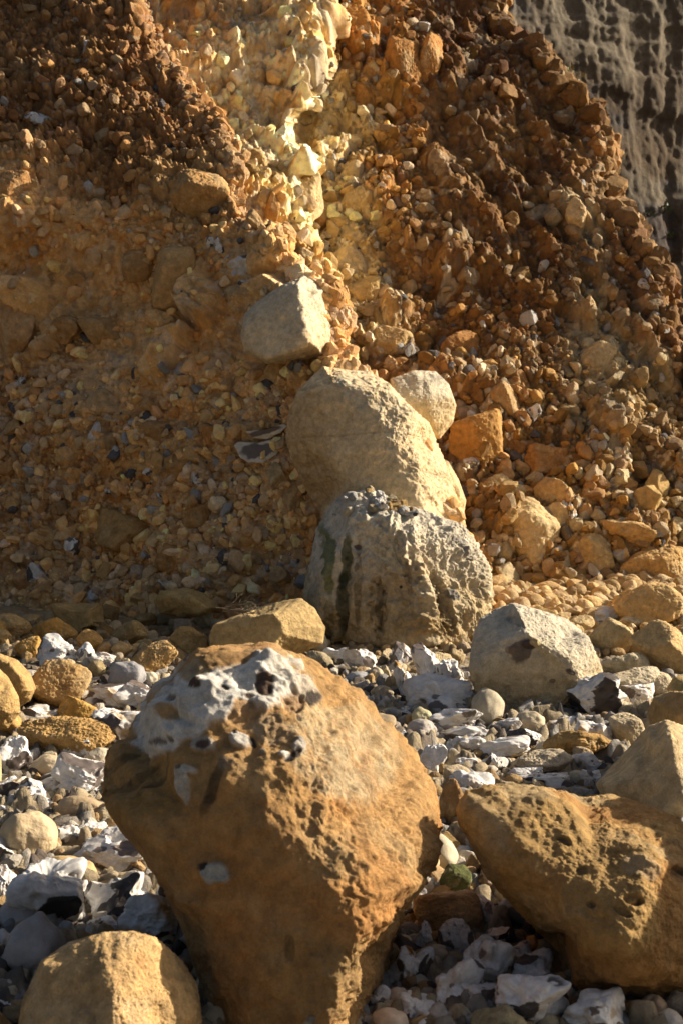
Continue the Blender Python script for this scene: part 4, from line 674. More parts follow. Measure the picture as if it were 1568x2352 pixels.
# ------------------------------------------------------------------ stones held in the slopes
S_ = [('c', 'rock', (1150, 1144, 1278, 1306), (.66, .52, .28), 'bright lit cream boulder leaning right, in the rubble right of the mossy boulder'),
 ('c', 'rock', (1214, 1156, 1308, 1290), (.64, .49, .26), 'second lit cream boulder, close behind the bright leaning one'),
 ('c', 'rock', (1248, 1266, 1320, 1340), (.66, .53, .32), 'lower lit cream block under the pair of leaning cream boulders'),
 ('c', 'rock', (1084, 1092, 1210, 1166), (.54, .42, .22), 'flat topped buff rock above the bright leaning boulder'),
 ('c', 'rock', (1228, 1098, 1304, 1210), (.56, .40, .19), 'crumbly ochre rock above the second cream boulder'),
 ('c', 'rock', (1318, 1226, 1406, 1316), (.56, .42, .20), 'square ochre rock with a lit top, right of the leaning cream pair'),
 ('c', 'rock', (1312, 1118, 1390, 1202), (.50, .32, .13), 'round shouldered orange brown rock above the square ochre one'),
 ('c', 'rock', (1408, 1248, 1570, 1368), (.58, .39, .16), 'big orange ochre boulder at the right edge above the cliff foot'),
 ('c', 'rock', (1366, 1194, 1498, 1262), (.54, .36, .15), 'long low ochre ledge rock above the big orange boulder'),
 ('c', 'rock', (1032, 942, 1156, 1096), (.50, .29, .09), 'tall rust brown slab below the squat cream boulder'),
 ('c', 'rock', (853, 750, 948, 828), (.58, .42, .20), 'pointed buff rock perched above the squat cream boulder'),
 ('c', 'rock', (1010, 757, 1098, 842), (.40, .21, .07), 'dark red brown rock in the middle of the brown slope'),
 ('c', 'rock', (1058, 842, 1122, 928), (.46, .27, .10), 'orange brown rock under the dark red brown one'),
 ('c', 'rock', (1112, 878, 1192, 962), (.48, .34, .17), 'dull tan rock with a lit right face on the brown slope'),
 ('c', 'rock', (1318, 786, 1412, 872), (.54, .44, .25), 'greenish cream block in the pale patch at the right'),
 ('c', 'rock', (1382, 990, 1432, 1076), (.40, .33, .20), 'upright dull olive rock in the right slope'),
 ('c', 'rock', (1200, 1020, 1328, 1104), (.42, .24, .09), 'broad red brown ledge of earth rock under the flint spikes'),
 ('c', 'rock', (1482, 1088, 1546, 1126), (.52, .33, .12), 'small flat orange rock at the far right of the slope'),
 ('c', 'rock', (1366, 1292, 1426, 1336), (.54, .38, .17), 'small ochre rock left of the big orange boulder'),
 ('c', 'rock', (1346, 1322, 1390, 1360), (.52, .36, .16), 'little ochre rock under the square ochre one'),
 ('c', 'rock', (1404, 1252, 1444, 1288), (.56, .4, .2), 'little round rock on the shoulder of the big orange boulder'),
 ('c', 'rock', (1336, 1354, 1388, 1402), (.56, .37, .15), 'lit ochre rock beside the peaked yellow boulder'),
 ('c', 'rock', (1372, 1362, 1424, 1392), (.54, .32, .10), 'small rust orange rock left of the peaked yellow boulder'),
 ('c', 'rock', (1084, 1150, 1130, 1206), (.52, .38, .19), 'small ochre rock left of the bright leaning boulder'),
 ('c', 'rock', (1030, 1006, 1070, 1056), (.5, .36, .17), 'small ochre rock under the squat cream boulder'),
 ('c', 'rock', (1180, 1058, 1214, 1098), (.55, .4, .2), 'small lit ochre rock beside the flat topped buff rock'),
 ('c', 'flint', (1206, 928, 1240, 986), FW, 'white upright flint chip on the brown slope', dict(dark=.3, brown=.4)),
 ('c', 'flint', (1346, 984, 1386, 1036), FW, 'cream flint with a pointed top on the right slope', dict(dark=.2, brown=.6)),
 ('c', 'flint', (1290, 1150, 1322, 1232), FW, 'white and grey flint at the edge of the crumbly ochre rock', dict(dark=.5)),
 ('c', 'flint', (1062, 1050, 1104, 1084), FW, 'blue grey flint cluster by the tall rust slab', dict(dark=.6)),
 ('c', 'flint', (1464, 638, 1500, 672), FW, 'white flint near the top of the right hand ridge', dict(dark=.1)),
 ('c', 'rock', (738, 568, 846, 674), (.64, .51, .29), 'large angular cream chalk block in the sunlit gully'),
 ('c', 'rock', (796, 634, 872, 716), (.62, .46, .20), 'yellow chalk block under the large angular cream one'),
 ('c', 'rock', (790, 530, 840, 584), (.62, .47, .24), 'rounded yellow block above the large angular cream one'),
 ('c', 'rock', (698, 468, 756, 530), (.44, .24, .08), 'shadowed orange brown block in the sunlit gully'),
 ('c', 'rock', (752, 492, 800, 540), (.62, .44, .18), 'golden block right of the shadowed brown one'),
 ('c', 'rock', (698, 576, 748, 618), (.64, .5, .28), 'small flat cream block at the ridge edge'),
 ('c', 'rock', (645, 390, 742, 520), (.68, .54, .30), 'tall yellow white chalk block in the gully'),
 ('c', 'rock', (556, 340, 618, 412), (.52, .36, .16), 'ochre wedge jutting from the white chalk face'),
 ('c', 'rock', (604, 444, 644, 534), (.50, .31, .12), 'leaning orange edged slab beside the ridge'),
 ('c', 'rock', (738, 14, 868, 164), (.44, .23, .065), 'great rust orange slab at the top beside the white chalk face'),
 ('c', 'rock', (866, 88, 982, 270), (.42, .22, .07), 'hanging brown orange slab with a lit right edge'),
 ('c', 'rock', (940, 80, 1016, 258), (.46, .24, .075), 'second hanging orange slab tapering to a point'),
 ('c', 'rock', (806, 196, 866, 272), (.50, .27, .08), 'orange block under the great rust slab'),
 ('c', 'rock', (788, 372, 836, 440), (.60, .47, .26), 'pale block right of the tall chalk block'),
 ('c', 'rock', (790, 430, 850, 502), (.58, .45, .24), 'faceted cream block in the gully'),
 ('c', 'rock', (1346, 312, 1392, 368), (.42, .21, .065), 'orange knob sticking out of the right hand skyline'),
 ('c', 'rock', (1296, 458, 1348, 542), (.64, .50, .28), 'bright cream chalk patch block near the right hand ridge'),
 ('a', 'rock', (354, 568, 468, 732), (.52, .38, .18), 'upright buff block with a lit right edge in the middle of the shaded slope'),
 ('a', 'rock', (392, 388, 528, 505), (.46, .32, .14), 'wide ochre slab set flush in the shaded slope'),
 ('a', 'rock', (183, 728, 278, 792), (.46, .34, .17), 'rectangular tan block in the left of the slope'),
 ('a', 'rock', (118, 724, 186, 790), (.40, .26, .11), 'brown block left of the rectangular tan one'),
 ('a', 'rock', (222, 1168, 354, 1268), (.44, .31, .13), 'biggest rounded ochre rock low on the shaded slope'),
 ('a', 'rock', (306, 966, 388, 1024), (.44, .31, .15), 'faceted tan rock in the middle of the slope'),
 ('a', 'rock', (378, 1042, 444, 1108), (.44, .28, .11), 'angular ochre rock with a flat shadowed face'),
 ('a', 'rock', (460, 980, 502, 1026), (.46, .27, .10), 'small orange brown rock near the paired flints'),
 ('a', 'rock', (606, 826, 660, 882), (.54, .41, .21), 'pointed cream rock under the ridge boulder'),
 ('a', 'rock', (578, 830, 612, 852), (.52, .44, .3), 'small flat pale rock beside the pointed cream one'),
 ('a', 'rock', (614, 1062, 664, 1134), (.50, .43, .25), 'greenish cream rock below the paired flints'),
 ('a', 'rock', (638, 1148, 678, 1198), (.54, .42, .24), 'cream rock left of the mossy boulder top'),
 ('a', 'rock', (644, 1104, 696, 1180), (.48, .36, .18), 'brown buff rock against the smooth buff boulder'),
 ('a', 'rock', (416, 1156, 486, 1212), (.42, .27, .11), 'flat sided brown rock low on the slope'),
 ('a', 'rock', (354, 1264, 420, 1318), (.44, .27, .10), 'orange brown angular rock near the slope foot'),
 ('a', 'rock', (376, 1248, 420, 1280), (.46, .30, .12), 'flat ochre rock behind the orange brown angular one'),
 ('a', 'rock', (618, 1300, 668, 1338), (.48, .38, .22), 'small tan rock left of the mossy boulder foot'),
 ('a', 'rock', (-10, 684, 82, 832), (.50, .35, .18), 'large pale pinkish slab at the left edge of the slope'),
 ('a', 'rock', (-10, 392, 70, 486), (.44, .28, .12), 'smooth ochre slab at the left edge, upper slope'),
 ('a', 'rock', (282, 578, 360, 650), (.42, .28, .12), 'ochre rock left of the upright buff block'),
 ('a', 'rock', (512, 648, 580, 704), (.50, .41, .24), 'greenish buff slab corner near the ridge'),
 ('a', 'rock', (540, 720, 566, 790), (.5, .4, .24), 'thin upright slab beside the ridge boulder'),
 ('a', 'rock', (436, 344, 462, 378), (.4, .27, .13), 'round brown pebble rock near the upper ridge'),
 ('a', 'rock', (200, 894, 288, 968), (.48, .38, .22), 'pale worn patch rock on the left slope'),
 ('a', 'rock', (-8, 1050, 46, 1096), (.44, .28, .12), 'ochre rock at the left edge of the lower slope'),
 ('a', 'rock', (32, 1306, 76, 1356), (.42, .27, .13), 'brown square rock left of the white triangular flint'),
 ('a', 'rock', (318, 1120, 352, 1150), (.44, .31, .16), 'small tan rock above the biggest rounded one'),
 ('a', 'rock', (280, 1208, 290, 1214), (.44, .31, .16), 'tiny chip on the biggest rounded rock'),
 ('a', 'rock', (130, 1100, 166, 1136), (.36, .25, .14), 'small brown rock on the lower left slope'),
 ('a', 'flint', (62, 1292, 118, 1352), FW, 'white triangular flint at the foot of the left slope', dict(dark=.1, knob=.7)),
 ('a', 'flint', (148, 1232, 184, 1276), FW, 'grey flint flake on the lower left slope', dict(dark=.8)),
 ('a', 'flint', (163, 940, 198, 982), FW, 'cream flint with a round hole on the left slope', dict(dark=.4, brown=.7)),
 ('a', 'flint', (196, 970, 234, 1034), FW, 'white sided dark flint below the holed cream one', dict(dark=.7, brown=.2)),
 ('a', 'flint', (474, 542, 496, 578), FW, 'left one of two small white and black flints on the upper slope', dict(dark=.4)),
 ('a', 'flint', (492, 544, 518, 586), FW, 'right one of two small white and black flints on the upper slope', dict(dark=.6)),
 ('a', 'flint', (514, 582, 602, 638), FW, 'flat dark grey flint slab near the ridge', dict(dark=.9, brown=.4)),
 ('a', 'flint', (548, 642, 600, 672), FW, 'blue white flint below the flat dark flint slab', dict(dark=.4)),
 ('a', 'flint', (238, 1110, 262, 1136), FW, 'small holed grey flint above the biggest rounded rock', dict(dark=.5)),
 ('a', 'flint', (180, 258, 200, 276), FW, 'pale shell thin flint in the upper brown soil', dict(dark=.1)),
 ('a', 'flint', (194, 88, 234, 136), FW, 'long curved white flint in the top brown soil', dict(dark=.1, brown=.3)),
 ('a', 'rock', (278, 190, 318, 216), (.56, .48, .36), 'pale block in the top brown soil'),
 ('a', 'rock', (262, 210, 306, 242), (.42, .27, .13), 'brown clod block under the pale one in the top soil'),
 ('a', 'flint', (56, 256, 116, 290), FW, 'bluish chalk streak stone in the upper left', dict(dark=.15, brown=.3)),
 ('a', 'flint', (328, 1070, 356, 1094), FW, 'small dark flint flake right of the left slope middle', dict(dark=.95)),
 ('a', 'flint', (436, 1084, 462, 1114), FW, 'small grey flint flake under the angular ochre rock', dict(dark=.9)),
 ('a', 'flint', (338, 1160, 372, 1182), FW, 'white grey flint on the lower slope', dict(dark=.3)),
 ('a', 'flint', (532, 1152, 562, 1196), FW, 'white tipped dark flint left of the cream rock', dict(dark=.6)),
 ('a', 'flint', (534, 1176, 566, 1220), FW, 'dark flint below the white tipped one', dict(dark=.9)),
 ('a', 'rock', (300, 1296, 334, 1334), (.48, .42, .32), 'pale cone shaped rock near the slope foot'),
 ('a', 'flint', (350, 1318, 390, 1350), FW, 'small grey white flint near the slope foot', dict(dark=.4)),
]
for i, it in enumerate(S_):
    kw = it[5] if len(it) > 5 else {}; stone(it[1], it[2], it[3], it[4], 600 + i, it[0], **kw)

# ------------------------------------------------------------------ scattered stones
rs = np.random.default_rng(77)
def proto(kind, lv, n, seed, **kw):
    out = []
    for i in range(n):
        r_ = np.random.default_rng(seed + i)
        V, Fc, C = flint_unit(lv, r_, **kw) if kind == 'flint' else pebble_unit(lv, r_) if kind == 'pebble' else chalk_unit(lv, r_, k=26, rough=.09, n=7)
        V = V - (V.max(0) + V.min(0)) / 2; V = V / (np.ptp(V, axis=0).mean() / 2); out.append((V, Fc, C))
    return out
CHP = proto('rock', 5, 12, 3000); FLP = proto('flint', 6, 14, 3100, dark=.5, brown=.35); PBP = proto('pebble', 5, 7, 3200)
def clear_of(x, Y, sz):
    for cu, cv, w_, h_, Yh in HEROES:
        hx = (cu - CU) / F * Yh; rw = w_ / F * Yh * .46
        if ((x - hx) / (rw + sz * .3)) ** 2 + ((Y - Yh) / (min(rw, .5) + sz * .3)) ** 2 < 1: return False
    return True
ME = {}
LM = [(640, 1560, 'the white crust of the biggest boulder'), (300, 1800, 'the dark drips on the biggest boulder'), (560, 2250, 'the biggest boulder'), (1300, 2000, 'the pitted shaded boulder'), (1200, 1820, 'the pitted boulder top'), (1450, 2300, 'the pitted boulder base'), (260, 2250, 'the peach corner boulder'),
 (800, 1480, 'the mossy boulder foot'), (1000, 1490, 'the mossy boulder'), (850, 1130, 'the mossy boulder top'), (850, 1000, 'the smooth buff boulder'), (970, 920, 'the squat cream boulder'), (665, 750, 'the white edged ridge boulder'), (1230, 1520, 'the grey buff boulder'), (1230, 1660, 'the grey buff boulder foot'), (610, 1440, 'the long angular block'), (430, 1385, 'the golden flat rock'), (180, 1420, 'the box shaped block'), (1540, 1680, 'the right edge boulder'), (1480, 1770, 'the wedge shaped boulder'),
 (1030, 2100, 'the squared tan block'), (940, 2220, 'the rusty brown flint'), (1050, 2270, 'the matt white flint block'), (1220, 2310, 'the large smooth grey flint'), (1110, 2210, 'the green stained flint'), (135, 1500, 'the brightest white flint'), (140, 1575, 'the rounded faceted ochre rock'), (180, 1630, 'the orange gold rock'), (150, 1695, 'the long low orange rock'), (160, 1785, 'the black and white flint'), (30, 1740, 'the lumpy grey flint'), (65, 1930, 'the big beige cobble'), (260, 1950, 'the branching white flint'), (110, 2070, 'the long leggy flint'), (275, 2065, 'the black spotted flint'), (75, 2190, 'the big smooth grey cobble'), (295, 1555, 'the dark oval pebble'), (355, 1515, 'the blocky tan rock'), (515, 2320, 'the bean shaped pebble'), (400, 2060, 'the black wedged flint'),
 (1000, 1570, 'the spiky white flint'), (1370, 1600, 'the leaning black and white flint'), (1240, 1755, 'the flat pale slab'), (1160, 1715, 'the dark curved flint'), (1330, 1705, 'the lumpy brown rock'), (1440, 1680, 'the cream rock by the wedge'), (1450, 1570, 'the cream white rock'), (1405, 1465, 'the rounded cream yellow rock'), (1520, 1480, 'the broad pale boulder'), (1480, 1390, 'the peaked yellow boulder'), (1060, 1720, 'the pronged white flint'), (985, 1745, 'the sunlit flint by the biggest boulder'), (970, 1660, 'the rough grey pebble'),
 (1210, 1220, 'the bright leaning cream boulder'), (1150, 1130, 'the flat topped buff rock'), (1360, 1270, 'the square ochre rock'), (1350, 1160, 'the round shouldered orange rock'), (1490, 1310, 'the big orange boulder'), (1430, 1230, 'the long low ledge rock'), (1090, 1020, 'the tall rust slab'), (900, 790, 'the pointed buff rock'), (1055, 800, 'the dark red brown rock'), (1090, 885, 'the orange brown rock'), (1150, 920, 'the dull tan rock'), (1365, 830, 'the greenish cream block'), (1405, 1035, 'the upright olive rock'), (1260, 1060, 'the red brown ledge'), (1222, 957, 'the upright flint chip'), (1480, 655, 'the white flint on the skyline'), (790, 620, 'the angular chalk block'), (725, 500, 'the shadowed brown block'), (690, 450, 'the tall chalk block'), (587, 375, 'the jutting ochre wedge'), (800, 90, 'the great rust slab'), (950, 180, 'the hanging orange slabs'), (835, 235, 'the orange block under the slab'), (1368, 340, 'the skyline knob'), (1320, 500, 'the bright chalk patch'), (820, 465, 'the faceted cream block'), (1068, 145, 'the pale leaved sprig'), (1500, 1105, 'the flat orange rock'),
 (410, 650, 'the upright buff block'), (460, 450, 'the wide flush slab'), (230, 760, 'the rectangular tan block'), (150, 757, 'the brown square edged block'), (290, 1218, 'the biggest rounded slope rock'), (345, 995, 'the faceted tan rock'), (410, 1075, 'the angular shadowed rock'), (600, 1020, 'the flat flint slab pair'), (632, 855, 'the pointed cream rock'), (640, 1100, 'the greenish cream rock'), (450, 1185, 'the flat sided brown rock'), (385, 1290, 'the angular orange rock'), (35, 760, 'the pale pinkish slab'), (30, 440, 'the smooth edge slab'), (320, 615, 'the ochre rock beside the buff block'), (240, 930, 'the pale worn rock'), (20, 1075, 'the left edge ochre rock'), (90, 1320, 'the white triangular flint'), (215, 1000, 'the white sided dark flint'), (495, 562, 'the two small paired flints'), (558, 610, 'the flat dark flint slab'), (215, 112, 'the long curved flint'), (298, 203, 'the pale block in top soil'), (85, 272, 'the bluish streak stone'), (165, 1255, 'the grey flake'), (548, 1190, 'the white tipped flint'), (350, 100, 'the ridge near the top edge'), (430, 260, 'the upper ridge line'), (500, 110, 'the upper white chalk face'), (600, 180, 'the middle of the white face'), (120, 170, 'the top left clods'), (1150, 300, 'the dark ribs'), (1180, 600, 'the middle of the brown slope')]
USEDL = {}
def where(u, v, head):
    head = head.replace('white and black knobbly', 'black and white').replace('grey broken', 'grey').replace('brown stained', 'brown')
    ds = sorted((math.hypot(u - a, v - b), a, b, n) for a, b, n in LM)[:9]; cand = []
    for d, a, b, n in ds:
        if abs(u - a) > abs(v - b) * 1.9: w_ = 'right of' if u > a else 'left of'
        elif abs(v - b) > abs(u - a) * 1.9: w_ = 'below' if v > b else 'above'
        else: w_ = ('below and ' if v > b else 'above and ') + ('right of' if u > a else 'left of')
        cand.append(head + ' ' + ('just ' if d < 60 else '') + w_ + ' ' + n)
        if d >= 60: cand.append(head + ' ' + 'some way ' + w_ + ' ' + n)
    for i in range(4):
        for j in range(i + 1, 5): cand.append(head + ' between ' + ds[i][3] + ' and ' + ds[j][3])
    for lab in cand:
        if lab not in USEDL and len(lab.split()) <= 16: USEDL[lab] = 1; return lab
    return cand[0]
def individual(kind, k, pos, size, flat, col, label, group, cat):
    pr, mt, nm = {'rock': (CHP, M_ROCK, 'chalk_lump'), 'flint': (FLP, M_FLINTI, 'flint_nodule'), 'pebble': (PBP, M_PEB, 'pebble')}[kind]
    if (kind, k) not in ME:
        V, Fc, C = pr[k]; ME[kind, k] = mesh_from(nm, V, Fc, C if kind == 'flint' else C)
    me = ME[kind, k]; o = link(nm, me, mt); o.location = pos
    a = rs.uniform(.75, 1.25, 3); a /= a.mean(); o.scale = (size * a[0] / 2, size * a[1] / 2, size * a[2] * flat / 2)
    o.rotation_euler = (rs.uniform(-.6, .6), rs.uniform(-.6, .6), rs.uniform(0, 6.28)); o.color = (*np.clip(col, 0, 1), 1)
    tag(o, label, cat, group); return o
# beach: zones by distance
def beach_zone(x, Y):
    u = CU + x / Y * F; v = CV + F * (CZ - gz0(Y)) / Y
    if v < 1520: return 'in the strip under the cliff foot' if u > 800 else 'in the strip under the shaded slope'
    if u < 460: return 'on the left shingle beside the biggest boulder'
    if v < 1830: return 'in the middle shingle behind the two great boulders'
    return 'in the hollow between the two great boulders'
names = {'flint': ['small white and black knobbly flint', 'small grey broken flint', 'small brown stained flint'], 'pebble': ['small cream pebble', 'small grey pebble', 'small tan pebble'], 'rock': ['small cream chalk lump', 'small ochre chalk lump', 'small brown chalk lump']}
tints = {'flint': [(1, 1, 1), (.62, .64, .68), (.72, .56, .42)], 'pebble': [(.52, .45, .32), (.33, .33, .33), (.44, .33, .2)], 'rock': [(.56, .47, .30), (.50, .33, .13), (.33, .22, .11)]}
cnt = {'flint': 0, 'pebble': 0, 'rock': 0}; lim = {'flint': 170, 'pebble': 140, 'rock': 55}; tries = 0
while sum(cnt.values()) < sum(lim.values()) and tries < 12000:
    tries += 1; u = rs.uniform(-30, 1600); v = 1425 + 950 * rs.random() ** 1.15; Y = float(gY(v)); x = (u - CU) / F * Y
    kind = rs.choice(['flint', 'pebble', 'rock'], p=[.48, .27, .25] if v > 1520 else [.12, .13, .75])
    if cnt[kind] >= lim[kind]: continue
    size = rs.uniform(.05, .12) * (1 + .12 * (Y - 4)) if rs.random() < .7 else rs.uniform(.09, .15) * (1 + .1 * (Y - 4))
    if v > 1620: size = rs.uniform(.07, .17) if kind == 'flint' else size * 1.2
    if not clear_of(x, Y, size): continue
    pxs = size / Y * F
    if any(abs(u - h[0]) < h[2] * .42 + pxs * .2 and -h[3] * .4 < v - h[1] < h[3] * .5 + pxs * .75 for h in HEROES[:270] if h[2] < 260): continue
    z = float(gz(np.array([x]), np.array([Y]))[0]); c = int(rs.choice(3, p=[.5, .25, .25])); zn = beach_zone(x, Y)
    individual(kind, int(rs.integers(0, {'flint': 14, 'pebble': 7, 'rock': 12}[kind])), (x, Y, z + size * .28), size, .75, np.array(tints[kind][c]) * rs.uniform(.85, 1.15), where(u, v, names[kind][c]), names[kind][c].replace('small ', '') + 's ' + zn, {'rock': 'rock', 'flint': 'flint', 'pebble': 'pebble'}[kind])
    cnt[kind] += 1; HEROES.append((u, v, size / Y * F * .8, size / Y * F * .8, Y))
# slopes
def slope_zone(on, u, v):
    if on == 'a':
        return 'in the dark soil at the top left' if v < 420 else 'in the middle of the shaded left slope' if v < 850 else 'low on the shaded left slope'
    if u < lerp(RIM, v) and v < 600: return 'in the sunlit white chalk face'
    if u < 880 and v < 860: return 'in the sunlit gully beside the ridge'
    if v > 1050: return 'in the rubble at the right cliff foot'
    return 'in the brown buttress on the right'
cr = {'a': 0, 'c': 0}; used = []
def slope_pick(on):
    while True:
        u = rs.uniform(-40, 1600); v = rs.uniform(-40, 1430); rg = lerp(RIDGE, v)
        if on == 'a' and u < rg - 8 and v < 1425: return u, v
        if on == 'c' and rg + 12 < u < lerp(SIL, v) - 8 and v < 1385: return u, v
def slope_dens(on, u, v):
    if on == 'a': return .35 if 480 < v < 820 else 1.0
    if u > 1000 and v < 480: return .12
    if u < lerp(RIM, v) and v < 500: return .15
    if u < lerp(RIM, v) and v < 500: return .5
    return .8 if v < 850 else 1
for on, nmax in (('a', 45), ('c', 45)):
    while cr[on] < nmax:
        u, v = slope_pick(on)
        if rs.random() > slope_dens(on, u, v): continue
        size = (.07 + .16 * rs.random() ** 2.2) * (1.15 if on == 'c' else 1); px = size / 12 * F
        if any(abs(u - a) < (b_ + px) * .42 and abs(v - c_) < (b_ + px) * .42 for a, c_, b_ in used): continue
        if any(abs(u - h[0]) < h[2] * .5 + px * .3 and abs(v - h[1]) < h[3] * .5 + px * .3 for h in HEROES[:270]): continue
        used.append((u, v, px)); p, n, c = sample(TA if on == 'a' else TC, np.array([u]), np.array([v])); p = p[0] + n[0] * size * .10
        zn = slope_zone(on, u, v); fl = rs.random() < .09; i = int(rs.choice(3, p=[.35, .4, .25]))
        if fl: individual('flint', int(rs.integers(0, 14)), p, size * .7, .8, np.array(tints['flint'][i]) * .9, where(u, v, names['flint'][i]), names['flint'][i].replace('small ', '') + 's stuck ' + zn, 'flint')
        else:
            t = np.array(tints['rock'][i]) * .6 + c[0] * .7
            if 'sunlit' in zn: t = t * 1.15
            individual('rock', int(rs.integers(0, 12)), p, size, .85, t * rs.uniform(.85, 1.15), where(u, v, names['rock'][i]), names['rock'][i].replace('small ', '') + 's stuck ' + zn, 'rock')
        cr[on] += 1
def pile(n, pick, tcol, smin, smax, zn):
    k_ = 0
    for _ in range(n * 40):
        if k_ >= n: break
        on, u, v = pick(); size = smin + (smax - smin) * rs.random() ** 1.6; px = size / 12 * F
        if any(abs(u - a) < (b_ + px) * .34 and abs(v - c_) < (b_ + px) * .30 for a, c_, b_ in used): continue
        if any(abs(u - h[0]) < h[2] * .5 + px * .1 and abs(v - h[1]) < h[3] * .5 + px * .1 for h in HEROES[:275]): continue
        used.append((u, v, px)); p, n_, c = sample(TA if on == 'a' else TC, np.array([u]), np.array([v])); p = p[0] + n_[0] * size * .2
        if on == 'g': Y = float(gY(v)); p = np.array([(u - CU) / F * Y, Y, float(gz(np.array([(u - CU) / F * Y]), np.array([Y]))[0]) + size * .3])
        i = int(rs.choice(3, p=[.5, .35, .15])); individual('rock', int(rs.integers(0, 12)), p, size, .85, np.array(tcol[i]) * rs.uniform(.85, 1.15), where(u, v, names['rock'][i]), names['rock'][i].replace('small ', '') + 's ' + zn, 'rock'); k_ += 1
YEL = [(.74, .59, .34), (.64, .43, .17), (.50, .30, .11)]
pile(80, lambda: ('c', rs.uniform(1080, 1580), rs.uniform(1100, 1395)), YEL, .13, .40, 'piled at the right cliff foot')
pile(48, lambda: ('g', rs.uniform(1110, 1590), rs.uniform(1340, 1450)), YEL, .16, .38, 'at the top of the right shingle')
pile(30, lambda: (('c',) + (lambda v: (lerp(RIDGE, v) + rs.uniform(15, 110), v))(rs.uniform(380, 830))), YEL, .08, .26, 'in the sunlit chute')
pile(34, lambda: ('g', rs.uniform(-20, 480), rs.uniform(1425, 1600)), [(.60, .46, .24), (.58, .36, .11), (.40, .24, .09)], .12, .26, 'under the shaded slope')
bo = [o for o in COL.objects if 'moss' in o.get('label', '') and o.name.startswith('boulder')][0]
co = np.empty(len(bo.data.vertices) * 3, np.float32); bo.data.vertices.foreach_get('co', co); co = co.reshape(-1, 3) + np.array(bo.location); no = np.empty(len(co) * 3, np.float32); bo.data.vertices.foreach_get('normal', no); no = no.reshape(-1, 3)
uu = CU + co[:, 0] / co[:, 1] * F; vv = CV - (co[:, 2] - CZ) / co[:, 1] * F; ok = np.flatnonzero((uu > 765) & (uu < 960) & (vv < 1185) & (no[:, 2] > .35) & (co[:, 1] < 10.3))
for i in range(46):
    j = ok[rs.integers(0, len(ok))]; i3 = int(rs.choice(3)); sz_ = .02 + .09 * rs.random() ** 2.5; kd = ['rock', 'flint', 'pebble'][int(rs.choice(3, p=[.5, .3, .2]))]
    individual(kd, int(rs.integers(0, 7)), co[j] + no[j] * sz_ * .2, sz_, .8, np.array(tints[kd][i3]) * .85, 'tiny crumb lying in the heap on top of the mossy boulder', 'crumbs on top of the mossy boulder', 'rock')
# the uncountable rest, one object per surface
def heap(name, protos, pos, nrm, size, cols, label, mat, sink=.1):
    n = len(pos); which = rs.integers(0, len(protos), n); VV, FF, CC = [], [], []; base = 0
    Rm = np.array([rotm(rs) for _ in range(n)]); sc = rs.uniform(.65, 1.3, (n, 3)) * (size / 2)[:, None]
    for k, (V, Fc, C) in enumerate(protos):
        id_ = np.flatnonzero(which == k); m = len(id_)
        if not m: continue
        A = np.einsum('nij,nvj->nvi', Rm[id_], V[None] * sc[id_][:, None]) + (pos[id_] + nrm[id_] * (size[id_] * sink)[:, None])[:, None]
        VV.append(A.reshape(-1, 3)); FF.append((Fc[None] + (np.arange(m) * len(V))[:, None, None] + base).reshape(-1, 3)); CC.append((C[None] * cols[id_][:, None]).reshape(-1, 3)); base += m * len(V)
    o = link(name, mesh_from(name, np.vstack(VV), np.vstack(FF), np.vstack(CC), smooth=False), mat); o['kind'] = 'stuff'; o['label'] = label; return o
LOW = proto('rock', 3, 10, 4000); LOWF = proto('flint', 3, 6, 4100, dark=.6, brown=.4); LOWP = proto('pebble', 3, 4, 4200)
def scatter_slope(on, n, smin, smax, powr):
    U, Vv = [], []
    while len(U) < n:
        u, v = slope_pick(on)
        dd = slope_dens(on, u, v)
        if on == 'a' and v > 850: dd = 1.0
        elif on == 'a': dd = min(dd, .5) if v < 480 else .22
        elif u > 960 and v < 520: dd = .10
        elif u > 1000 and v < 800: dd = .45
        if rs.random() < dd: U.append(u); Vv.append(v)
    p, nn, c = sample(TA if on == 'a' else TC, np.array(U), np.array(Vv)); sz = smin + (smax - smin) * rs.random(n) ** powr
    U = np.array(U); Vv = np.array(Vv)
    pick = rs.random(n); col = c * rs.uniform(.8, 1.7, n)[:, None]
    col = np.where((pick < .2)[:, None], (np.array((.50, .40, .25)) * .55 + c * .6) * rs.uniform(.7, 1.1, n)[:, None], col); col = np.where((pick > .95)[:, None], np.array((.48, .46, .43)) * rs.uniform(.6, 1.1, n)[:, None], col)
    col = np.where(((pick > .905) & (pick < .93))[:, None], np.array((.13, .12, .12)), col)
    return p, nn, sz, col
p, nn, sz, c = scatter_slope('a', 5200, .018, .12, 3.2); heap('rubble', LOW, p, nn, sz, c, 'loose chips and crumbs of chalk over the shaded left slope', M_CLIFF)
vr = rs.uniform(-40, 1180, 1500); ur = lerp(RIDGE, vr) + rs.normal(size=1500) * 9 - 6; p, nn, c = sample(TA, ur, vr); szr = .02 + .09 * rs.random(1500) ** 2.2; heap('rubble', LOW, p, nn, szr, c * rs.uniform(.8, 1.5, 1500)[:, None] * .6 + np.array((.58, .47, .32)) * .4, 'crumbling stones along the edge of the left ridge', M_CLIFF)
def wall_heap(t, edge, n, smin, smax, lab, v0_, v1_):
    vr = rs.uniform(v0_, v1_, n); ur = lerp(edge, vr) + rs.uniform(0 if edge is SIL else -14, 18, n); p, nn, c = sample(t, ur, vr); p2 = sample(t, ur + t.s, vr)[0]; p3 = sample(t, ur, vr + t.s)[0]
    q = p + (p2 - p) * rs.random(n)[:, None] + (p3 - p) * rs.random(n)[:, None]; sz = smin + (smax - smin) * rs.random(n) ** 2
    heap('rubble', LOW, q, nn, sz, c * rs.uniform(.75, 1.3, n)[:, None], lab, M_CLIFF, sink=-.05)
